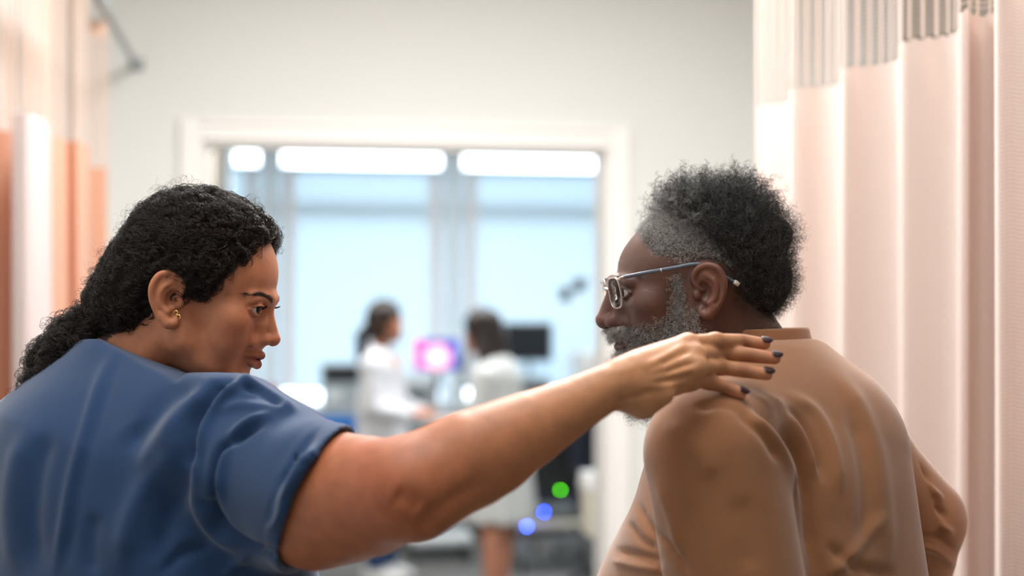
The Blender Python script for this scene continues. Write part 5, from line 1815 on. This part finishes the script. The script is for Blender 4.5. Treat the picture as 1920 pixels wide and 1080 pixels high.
# blue seated stool
f = fr_at(642, 9.2)
t = empty('lab_stool', f(0, 0, 0), 'stool with a bright blue seat and backrest by the bench at the left', 'stool')
MB().box(-0.18, 0.18, -0.18, 0.18, 0.60, 0.66, f, 0.02).build('seat', m_bluep, t)
MB().box(-0.16, 0.16, 0.15, 0.19, 0.75, 0.87, f, 0.015).build('backrest', m_bluep, t)
MB().tube([f(0, 0.14, 0.62), f(0, 0.21, 0.70), f(0, 0.195, 0.80)], 0.012, 8).build('back_bar', m_steel, t)
MB().tube([f(0, 0, 0.08), f(0, 0, 0.60)], 0.025, 12).build('column', m_steel, t)
for k_ in range(5):
    a_ = k_*2*math.pi/5
    MB().tube([f(0, 0, 0.10), f(0.26*math.cos(a_), 0.26*math.sin(a_), 0.055)], [0.02, 0.014], 8).build('leg', m_steel, t)
    MB().tube([f(0.26*math.cos(a_)-0.012, 0.26*math.sin(a_), 0.028), f(0.26*math.cos(a_)+0.012, 0.26*math.sin(a_), 0.028)], 0.028, 12).build('castor', m_black, t)

# ultrasound trolley between the two coats
f = fr_at(822, 9.0)
t = empty('ultrasound_trolley', f(0, 0, 0), 'pale grey ultrasound trolley with a glowing pink and blue screen between the two white coats', 'trolley')
MB().box(-0.20, 0.20, -0.22, 0.24, 0.10, 0.17, f, 0.02).build('base', m_lgrey, t)
MB().box(-0.14, 0.14, -0.10, 0.18, 0.17, 0.80, f, 0.02).build('cabinet', m_grey, t)
MB().box(-0.21, 0.21, -0.26, 0.14, 0.86, 0.91, f, 0.015).build('console', m_lgrey, t)
MB().box(-0.17, 0.17, -0.24, -0.08, 0.911, 0.922, f, 0.003).build('keypad', m_black, t)
MB().tube([f(0, 0.06, 0.78), f(0, 0.06, 0.87)], 0.05, 12).build('neck', m_grey, t)
MB().tube([f(0, 0.08, 0.90), f(0, 0.13, 1.02), f(0, 0.10, 1.14), f(0, 0.05, 1.22)], 0.018, 10).build('monitor_arm', m_grey, t)
MB().box(-0.155, 0.135, 0.0, 0.035, 1.175, 1.385, f, 0.008).build('monitor_case', m_grey, t)
m_scr = bpy.data.materials.new('scan_screen'); m_scr.use_nodes = True
nt = m_scr.node_tree; b = nt.nodes['Principled BSDF']; b.inputs['Base Color'].default_value = (0.01, 0.01, 0.02, 1); b.inputs['Roughness'].default_value = 0.2
uvn = nt.nodes.new('ShaderNodeUVMap'); uvn.uv_map = 'UVMap'
def dist_to(cx, cy, sx, sy):
    mp = nt.nodes.new('ShaderNodeMapping'); mp.vector_type = 'POINT'
    mp.inputs['Location'].default_value = (-cx/sx, -cy/sy, 0); mp.inputs['Scale'].default_value = (1/sx, 1/sy, 1)
    nt.links.new(uvn.outputs[0], mp.inputs[0])
    l_ = nt.nodes.new('ShaderNodeVectorMath'); l_.operation = 'LENGTH'; nt.links.new(mp.outputs[0], l_.inputs[0])
    return l_.outputs['Value']
def ramp(v, stops):
    r_ = nt.nodes.new('ShaderNodeValToRGB'); nt.links.new(v, r_.inputs[0])
    els = r_.color_ramp.elements
    els[0].position = stops[0][0]; els[0].color = stops[0][1]; els[1].position = stops[1][0]; els[1].color = stops[1][1]
    for p_, c_ in stops[2:]:
        e = els.new(p_); e.color = c_
    return r_.outputs[0]
c1_ = ramp(dist_to(0.50, 0.42, 0.42, 0.55), [(0.0, rgb(255, 236, 226)), (0.50, rgb(255, 214, 222)), (0.72, rgb(250, 140, 190)), (0.92, rgb(60, 60, 170)), (1.0, rgb(44, 70, 180))])
c2_ = ramp(dist_to(0.08, 0.55, 0.24, 0.60), [(0.0, rgb(255, 110, 110)), (0.7, rgb(230, 90, 120)), (1.0, (0, 0, 0, 1))])
mx = nt.nodes.new('ShaderNodeMix'); mx.data_type = 'RGBA'; mx.blend_type = 'LIGHTEN'; mx.inputs[0].default_value = 1
nt.links.new(c1_, mx.inputs[6]); nt.links.new(c2_, mx.inputs[7]); nt.links.new(mx.outputs[2], b.inputs['Emission Color']); b.inputs['Emission Strength'].default_value = 1.6
sv = [f(-0.148, -0.002, 1.185), f(0.128, -0.002, 1.185), f(0.128, -0.002, 1.378), f(-0.148, -0.002, 1.378)]
so = mesh_obj('screen', sv, [(0, 1, 2, 3)], m_scr, t, smooth=False)
ul = so.data.uv_layers.new(name='UVMap')
for i, uvv in enumerate(((0, 0), (1, 0), (1, 1), (0, 1))): ul.data[i].uv = uvv
for sx_ in (-0.17, 0.17):
    for sy_ in (-0.18, 0.20):
        MB().tube([f(sx_-0.015, sy_, 0.05), f(sx_+0.015, sy_, 0.05)], 0.05, 14).build('castor', m_black, t)
for k_, a_ in enumerate((0.16, 0.19)):
    MB().tube([f(a_+0.03, -0.10, 0.87), f(a_+0.05, -0.12, 0.78), f(a_+0.05, -0.12, 0.70)], [0.018, 0.014, 0.008], 8).build('probe', m_whitep, t)

# small bench-top things seen between the coats
f = fr_at(870, 10.05)
t = empty('microscope', f(0, 0, 0.90), 'light grey microscope on the bench between the two coats', 'microscope')
MB().box(-0.08, 0.08, -0.12, 0.10, 0.90, 0.94, f, 0.01).build('base', m_lgrey, t)
MB().tube([f(0, 0.08, 0.93), f(0, 0.10, 1.10), f(0, 0.04, 1.20), f(0, -0.03, 1.21)], 0.025, 10).build('arm', m_lgrey, t)
MB().box(-0.07, 0.07, -0.10, 0.02, 1.02, 1.035, f, 0.003).build('stage', m_black, t)
MB().tube([f(0, -0.03, 1.07), f(0, -0.03, 1.20)], 0.022, 10).build('objective', m_steel, t)
MB().tube([f(0, -0.04, 1.19), f(0, -0.13, 1.27)], 0.020, 10).build('eyepiece', m_black, t)

# dark monitor behind the right coat
f = fr_at(992, 10.2)
t = empty('computer_monitor', f(0, 0, 0.90), 'x', 'monitor')
t['label'] = 'switched-off black computer monitor behind the brown-haired figure in white'
MB().box(-0.185, 0.175, 0.0, 0.03, 1.20, 1.485, f, 0.006).build('case', m_grey, t)
MB().box(-0.17, 0.16, -0.004, -0.0005, 1.215, 1.47, f).build('screen', mat('dark_screen', rgb(18, 26, 36), 0.25), t)
MB().tube([f(0, 0.03, 0.93), f(0, 0.04, 1.10), f(0, 0.02, 1.25)], 0.02, 10).build('stand', m_grey, t)
MB().box(-0.12, 0.12, -0.08, 0.12, 0.90, 0.925, f, 0.008).build('foot', m_grey, t)
f = fr_at(978, 9.92)
t = empty('printer', f(0, 0, 0.90), 'low grey printer on the bench just in front of the black monitor', 'printer')
MB().box(-0.17, 0.19, -0.14, 0.09, 0.90, 1.10, f, 0.02).build('housing', m_grey, t)
MB().box(-0.12, 0.14, -0.20, -0.141, 0.94, 0.955, f, 0.003).build('paper_tray', m_lgrey, t)
MB().box(-0.14, 0.16, -0.146, -0.141, 1.0, 1.06, f).build('control_panel', m_black, t)
f = fr_at(1112, 10.0)
t = empty('sample_box', f(0, 0, 0.90), 'white lidded box on the bench at the right, near the drip stand', 'box')
MB().box(-0.13, 0.16, -0.12, 0.12, 0.90, 1.17, f, 0.01).build('carton', m_whitep, t)
MB().box(-0.14, 0.17, -0.13, 0.13, 1.171, 1.28, f, 0.01).build('lid', m_whitep, t)

f = fr_at(775, 9.95)
t = empty('centrifuge', f(0, 0, 0.90), 'squat grey centrifuge with a domed lid on the bench behind the ponytailed person', 'centrifuge')
o_ = f(0, 0, 0)
MB().box(-0.17, 0.17, -0.15, 0.15, 0.90, 1.06, f, 0.02).build('housing', m_grey, t)
MB().lathe(o_, [(0.145, 1.061), (0.14, 1.09), (0.10, 1.115), (0.03, 1.125)], 28).build('lid', m_lgrey, t, True)
MB().box(-0.08, 0.08, -0.156, -0.151, 0.94, 1.0, f).build('control_panel', m_black, t)
# drip stands
f = fr_at(1074, 9.22)
t = empty('drip_stand', f(0, 0, 0), 'twin-pole drip stand with two dark clamp heads near the right door lining', 'drip stand')
zb_ = 0.0
for dx_, top in ((0.045, zat(532, 9.22)), (-0.048, zat(550, 9.22))):
    MB().tube([f(dx_, 0, 0.30), f(dx_, 0, top)], 0.010, 10).build('pole', m_lgrey, t)
    MB().box(dx_-0.033, dx_+0.033, -0.03, 0.03, top-0.05, top+0.035, f, 0.01).build('clamp_head', m_black, t)
    for s_ in (-1, 1):
        MB().tube(smooth_path([f(dx_, 0, top+0.03), f(dx_+s_*0.04, 0, top+0.045), f(dx_+s_*0.06, 0, top+0.01), f(dx_+s_*0.072, 0, top+0.04)], 4), 0.004, 6).build('hook', m_steel, t)
MB().box(-0.07, 0.07, -0.02, 0.02, 0.28, 0.32, f, 0.006).build('cross_bar', m_grey, t)
MB().tube([f(0, 0, 0.06), f(0, 0, 0.30)], 0.016, 10).build('column', m_grey, t)
for k_ in range(5):
    a_ = k_*2*math.pi/5+0.3
    MB().tube([f(0, 0, 0.09), f(0.25*math.cos(a_), 0.25*math.sin(a_), 0.06)], [0.016, 0.012], 8).build('leg', m_steel, t)
    MB().tube([f(0.25*math.cos(a_)-0.01, 0.25*math.sin(a_), 0.027), f(0.25*math.cos(a_)+0.01, 0.25*math.sin(a_), 0.027)], 0.027, 10).build('castor', m_black, t)

# black equipment trolley with indicator lamps
f = fr_at(1040, 8.6)
t = empty('equipment_trolley', f(0, 0, 0), 'black equipment trolley with green and blue indicator lamps', 'trolley')
MB().box(-0.24, 0.24, -0.20, 0.25, 0.42, 0.86, f, 0.015).build('housing', m_black, t)
MB().box(-0.26, 0.26, -0.24, 0.27, 0.27, 0.31, f, 0.008).build('shelf', mat('beige_shelf', rgb(176, 172, 158), 0.5), t)
for sx_ in (-0.23, 0.23):
    for sy_ in (-0.18, 0.23):
        MB().tube([f(sx_, sy_, 0.09), f(sx_, sy_, 0.43)], 0.014, 8).build('upright', m_grey, t)
        MB().tube([f(sx_-0.012, sy_, 0.045), f(sx_+0.012, sy_, 0.045)], 0.045, 12).build('castor', m_black, t)
def led(px, py, D, colr, st, nm):
    p = P(px, py, D)
    m = bpy.data.materials.new('indicator_'+nm); m.use_nodes = True
    b = m.node_tree.nodes['Principled BSDF']; b.inputs['Emission Color'].default_value = colr; b.inputs['Emission Strength'].default_value = st; b.inputs['Base Color'].default_value = colr
    MB().lathe(p, [(0.001, p[2]-0.006), (0.005, p[2]-0.0045), (0.0065, p[2]), (0.005, p[2]+0.0045), (0.001, p[2]+0.006)], 12).build('indicator_lamp', m, t, True)
led(1051, 919, 8.36, rgb(70, 200, 10), 45, 'green')
led(1020, 960, 8.33, rgb(10, 60, 255), 120, 'blue')
led(988, 987, 8.30, rgb(40, 80, 255), 110, 'blue_left')

# office chair at the right
f = fr_at(1158, 7.95, 0.3)
t = empty('office_chair', f(0, 0, 0), 'dark navy office chair partly hidden by the door lining', 'chair')
MB().box(-0.20, 0.24, -0.20, 0.24, 0.44, 0.51, f, 0.025).build('seat', m_dnavy, t)
MB().box(-0.17, 0.21, 0.20, 0.26, 0.62, 0.96, f, 0.025).build('backrest', m_dnavy, t)
MB().tube([f(0.02, 0.18, 0.46), f(0.02, 0.29, 0.52), f(0.02, 0.27, 0.78)], 0.016, 8).build('back_bar', m_black, t)
MB().tube([f(0.02, 0, 0.08), f(0.02, 0, 0.44)], 0.028, 12).build('column', m_black, t)
for s_ in (-1, 1):
    MB().tube([f(0.02+s_*0.20, 0.10, 0.47), f(0.02+s_*0.25, 0.08, 0.66), f(0.02+s_*0.25, -0.10, 0.67)], 0.014, 8).build('armrest', m_black, t)
for k_ in range(5):
    a_ = k_*2*math.pi/5+0.4
    MB().tube([f(0.02, 0, 0.11), f(0.02+0.28*math.cos(a_), 0.28*math.sin(a_), 0.07)], [0.022, 0.015], 8).build('leg', m_dnavy, t)
    MB().tube([f(0.008+0.28*math.cos(a_), 0.28*math.sin(a_), 0.03), f(0.032+0.28*math.cos(a_), 0.28*math.sin(a_), 0.03)], 0.03, 10).build('castor', m_black, t)

# cream bin with a white lid, hung on the lab side of the right door lining
ub = ray_uv(1126, 0.40)[0]+0.085
c0 = room(ub-0.085, 0.40, 0.66)
D_ = c0[1]
t = empty('waste_bin', (c0[0], c0[1], 0.53), 'cream wall-hung waste bin with a white lid behind the right door lining', 'bin')
def bin_fr(a, b_, c_): return room(ub-0.085+a, 0.40+b_, c_)
def tapered(z0, z1, s0, s1, rx, ry, n=28):
    vv = []; ff = []
    for (z_, s_) in ((z0, s0*0.9), (z0+0.012, s0), (z1, s1)):
        for k_ in range(n):
            a_ = 2*math.pi*k_/n; e = 0.55
            ca, sa = math.cos(a_), math.sin(a_)
            vv.append(bin_fr(math.copysign(abs(ca)**e, ca)*rx*s_, math.copysign(abs(sa)**e, sa)*ry*s_, z_))
    for r_ in range(2):
        for k_ in range(n):
            j_ = (k_+1) % n; ff.append((r_*n+k_, r_*n+j_, (r_+1)*n+j_, (r_+1)*n+k_))
    ff.append(tuple(range(n-1, -1, -1))); ff.append(tuple(range(2*n, 3*n)))
    return vv, ff
zb0, zb1, zb2 = zat(1004, D_), zat(918, D_), zat(886, D_)
v_, f_ = tapered(zb0, zb1, 0.86, 0.98, 0.085, 0.10); mesh_obj('bin_body', v_, f_, m_cream, t, smooth=False)
v_, f_ = tapered(zb1+0.001, zb2, 1.06, 0.98, 0.085, 0.10); mesh_obj('lid', v_, f_, m_whitep, t, smooth=False)
MB().box(ub-0.12, ub-0.05, 0.262, 0.305, zb1-0.10, zb1-0.02).build('bracket', m_whitep, t)

# ------------------------------------------------------------------ two people in white coats
skin_b = skin_mat('skin_lab', 0.5, 0.0, 0.1)
def lab_person(px, D, height, yaw, skinc, hairc, coatc, legc, ponytail, lab, lean=0.0, bare=False, wide=1.0):
    o0 = P(px, HOR, D); o0[2] = 0
    f_ = np.array([math.cos(yaw), math.sin(yaw), 0]); l_ = np.array([-f_[1], f_[0], 0]); zz = np.array([0, 0, 1.0])
    k = height/1.66
    T = lambda a, b_, c_: o0+(f_*a+l_*b_+zz*c_)*k
    root = empty('person', tuple(o0), lab, 'person')
    h = 0.0085
    lo = o0+[-0.42, -0.42, -0.02]; hi = o0+[0.42, 0.42, height+0.05]
    c = Clay(lo, hi, h)
    hx = 0.03+lean
    c.ell(tuple(T(hx-0.01, 0, 1.56)), (0.092, 0.082, 0.10), 0)
    c.ell(tuple(T(hx+0.03, 0, 1.50)), (0.062, 0.055, 0.075), 0.02)
    c.cap(T(hx+0.088, 0, 1.53), T(hx+0.098, 0, 1.508), 0.009, 0.012, 0.01)
    c.ell(tuple(T(hx+0.075, 0, 1.47)), (0.02, 0.025, 0.012), 0.01)
    c.ell(tuple(T(hx+0.07, 0, 1.435)), (0.022, 0.022, 0.018), 0.015)
    for s_ in (-1, 1): c.ell(tuple(T(hx-0.01, s_*0.082, 1.52)), (0.016, 0.012, 0.03), 0.005)
    c.cap(T(hx*0.6-0.02, 0, 1.46), T(-0.02, 0, 1.33), 0.052, 0.06, 0.02)
    c.cap(T(0, 0, 1.25), T(0, 0, 0.95), 0.11, 0.12, 0.05)
    for s_ in (-1, 1):
        c.chain([T(0, s_*0.16, 1.29), T(0.03, s_*0.19, 1.04), T(0.22, s_*0.12, 1.0)], [0.045, 0.036, 0.026], 0.02)
        c.chain([T(0.22, s_*0.12, 1.0), T(0.29, s_*0.09, 1.01)], [0.028, 0.02], 0.01)
        for q in range(4):
            c.cap(T(0.29, s_*(0.065+q*0.018), 1.012-q*0.004), T(0.36, s_*(0.06+q*0.018), 1.0-q*0.006), 0.009, 0.007, 0.003)
        c.cap(T(0.26, s_*0.10, 1.02), T(0.31, s_*0.05, 1.035), 0.012, 0.008, 0.005)
        c.chain([T(0, s_*0.08, 0.9), T(0.01, s_*0.085, 0.48), T(-0.005, s_*0.085, 0.36), T(0, s_*0.085, 0.08)], [0.085, 0.052, 0.055, 0.036], 0.02)
    V, Q = c.mesh(1)
    col = np.tile(np.append(np.array(skinc[:3]), 1.0), (len(V), 1))
    mesh_obj('body', V, Q, skin_b, root, col=col)
    # coat
    c = Clay(lo, hi, h)
    c.cap(T(0, 0, 1.24), T(0, 0, 1.02), 0.155*wide, 0.165*wide, 0.04, 'add', (f_, 0.80))
    c.cap(T(0.0, 0, 1.02), T(0.0, 0, 0.52), 0.170*wide, 0.215*wide, 0.05, 'add', (f_, 0.86))
    for s_ in (-1, 1):
        c.cap(T(-0.01, s_*0.05, 1.345), T(0, s_*0.165, 1.285), 0.055, 0.062, 0.03)
        c.chain([T(0, s_*0.165, 1.28), T(0.03, s_*0.205*wide, 1.04), T(0.21, s_*0.13, 1.0)], [0.064, 0.056, 0.044], 0.02)
    c.cap(T(0.0, 0, 1.33), T(-0.01, 0, 1.385), 0.07, 0.066, 0.02)
    c.half((0, 0, -1), (0, 0, 0.47*k)); c.half((0.25*f_[0], 0.25*f_[1], 1.0), T(0, 0, 1.395))
    c.cap(T(-0.01, 0, 1.30), T(0.0, 0, 1.50), 0.050, 0.056, 0.0, 'sub')
    c.ell(tuple(T(0.10, 0, 1.33)), (0.05, 0.05, 0.07), 0.01, 'sub')
    V, Q = c.mesh(2)
    N_ = normals(V, Q)
    a_ = np.arctan2((V-o0)@l_, (V-o0)@f_)
    low = np.clip((1.0*k-V[:, 2])/(0.4*k), 0, 1)
    V = V+N_*(0.010*np.sin(a_*9+V[:, 2]*2)*low)[:, None]
    mesh_obj('lab_coat', V, Q, coatc, root)
    # hair
    c = Clay(lo, hi, h)
    c.ell(tuple(T(hx-0.018, 0, 1.578)), (0.106, 0.096, 0.104), 0)
    c.ell(tuple(T(hx-0.035, 0, 1.52)), (0.088, 0.092, 0.10), 0.02)
    cf = T(hx+0.10, 0, 1.49)
    c.ell(tuple(cf), (0.085, 0.085, 0.088), 0.01, 'sub')
    if ponytail:
        c.chain([T(hx-0.10, 0, 1.53), T(hx-0.155, 0, 1.46), T(hx-0.165, 0, 1.36), T(hx-0.15, 0, 1.25)], [0.032, 0.042, 0.036, 0.018], 0.02)
    else:
        for s_ in (-1, 1): c.chain([T(hx-0.05, s_*0.07, 1.50), T(hx-0.07, s_*0.085, 1.38), T(hx-0.09, s_*0.07, 1.28)], [0.045, 0.045, 0.025], 0.02)
        c.chain([T(hx-0.09, 0, 1.50), T(hx-0.12, 0, 1.38), T(hx-0.14, 0, 1.27)], [0.055, 0.06, 0.03], 0.02)
    V, Q = c.mesh(1)
    N_ = normals(V, Q)
    V = V+N_*(0.004*np.sin(V[:, 0]*130+V[:, 2]*40))[:, None]
    mh = mat('lab_hair', hairc, 0.5)
    mesh_obj('hair', V, Q, mh, root)
    if not bare:
        c = Clay(lo, hi, h)
        for s_ in (-1, 1):
            c.chain([T(0, s_*0.08, 0.88), T(0.01, s_*0.085, 0.48), T(0, s_*0.085, 0.10)], [0.092, 0.066, 0.055], 0.02)
        c.half((0, 0, -1), (0, 0, 0.08)); V, Q = c.mesh(1)
        mesh_obj('trousers', V, Q, legc, root)
    for s_ in (-1, 1):
        q = T(0, s_*0.085, 0)
        c = Clay(q+[-0.2, -0.2, -0.01], q+[0.2, 0.2, 0.14], 0.008)
        c.chain([T(-0.05, s_*0.085, 0.04), T(0.06, s_*0.085, 0.038), T(0.14, s_*0.085, 0.03)], [0.040, 0.042, 0.030], 0.02)
        c.cap(T(0, s_*0.085, 0.05), T(0, s_*0.085, 0.10), 0.042, 0.04, 0.02)
        c.half((0, 0, -1), (0, 0, 0)); c.half((0, 0, 1), (0, 0, 0.085)); V, Q = c.mesh(1)
        mesh_obj('shoe', V, Q, m_whitep if not bare else m_black, root)
m_coat = add_noise(mat('white_coat_cotton', rough=0.85), rgb(206, 208, 214), rgb(216, 218, 223), 6, 3, 0.2, 60, 0.003)
m_coat2 = add_noise(mat('offwhite_coat_cotton', rough=0.85), rgb(202, 205, 204), rgb(212, 214, 213), 6, 3, 0.2, 60, 0.003)
m_jean = mat('blue_jeans', rgb(40, 66, 104), 0.9)
lab_person(716, 8.2, 1.60, math.radians(-18), rgb(186, 122, 92), rgb(34, 24, 18), m_coat, m_jean, True, 'person in a white lab coat with a brown ponytail, facing right', wide=0.94)
lab_person(931, 7.6, 1.545, math.radians(180-22), rgb(196, 134, 108), rgb(42, 30, 26), m_coat2, m_jean, False, 'person in a white coat with loose dark hair and bare calves, facing left', lean=0.07, bare=True, wide=1.08)
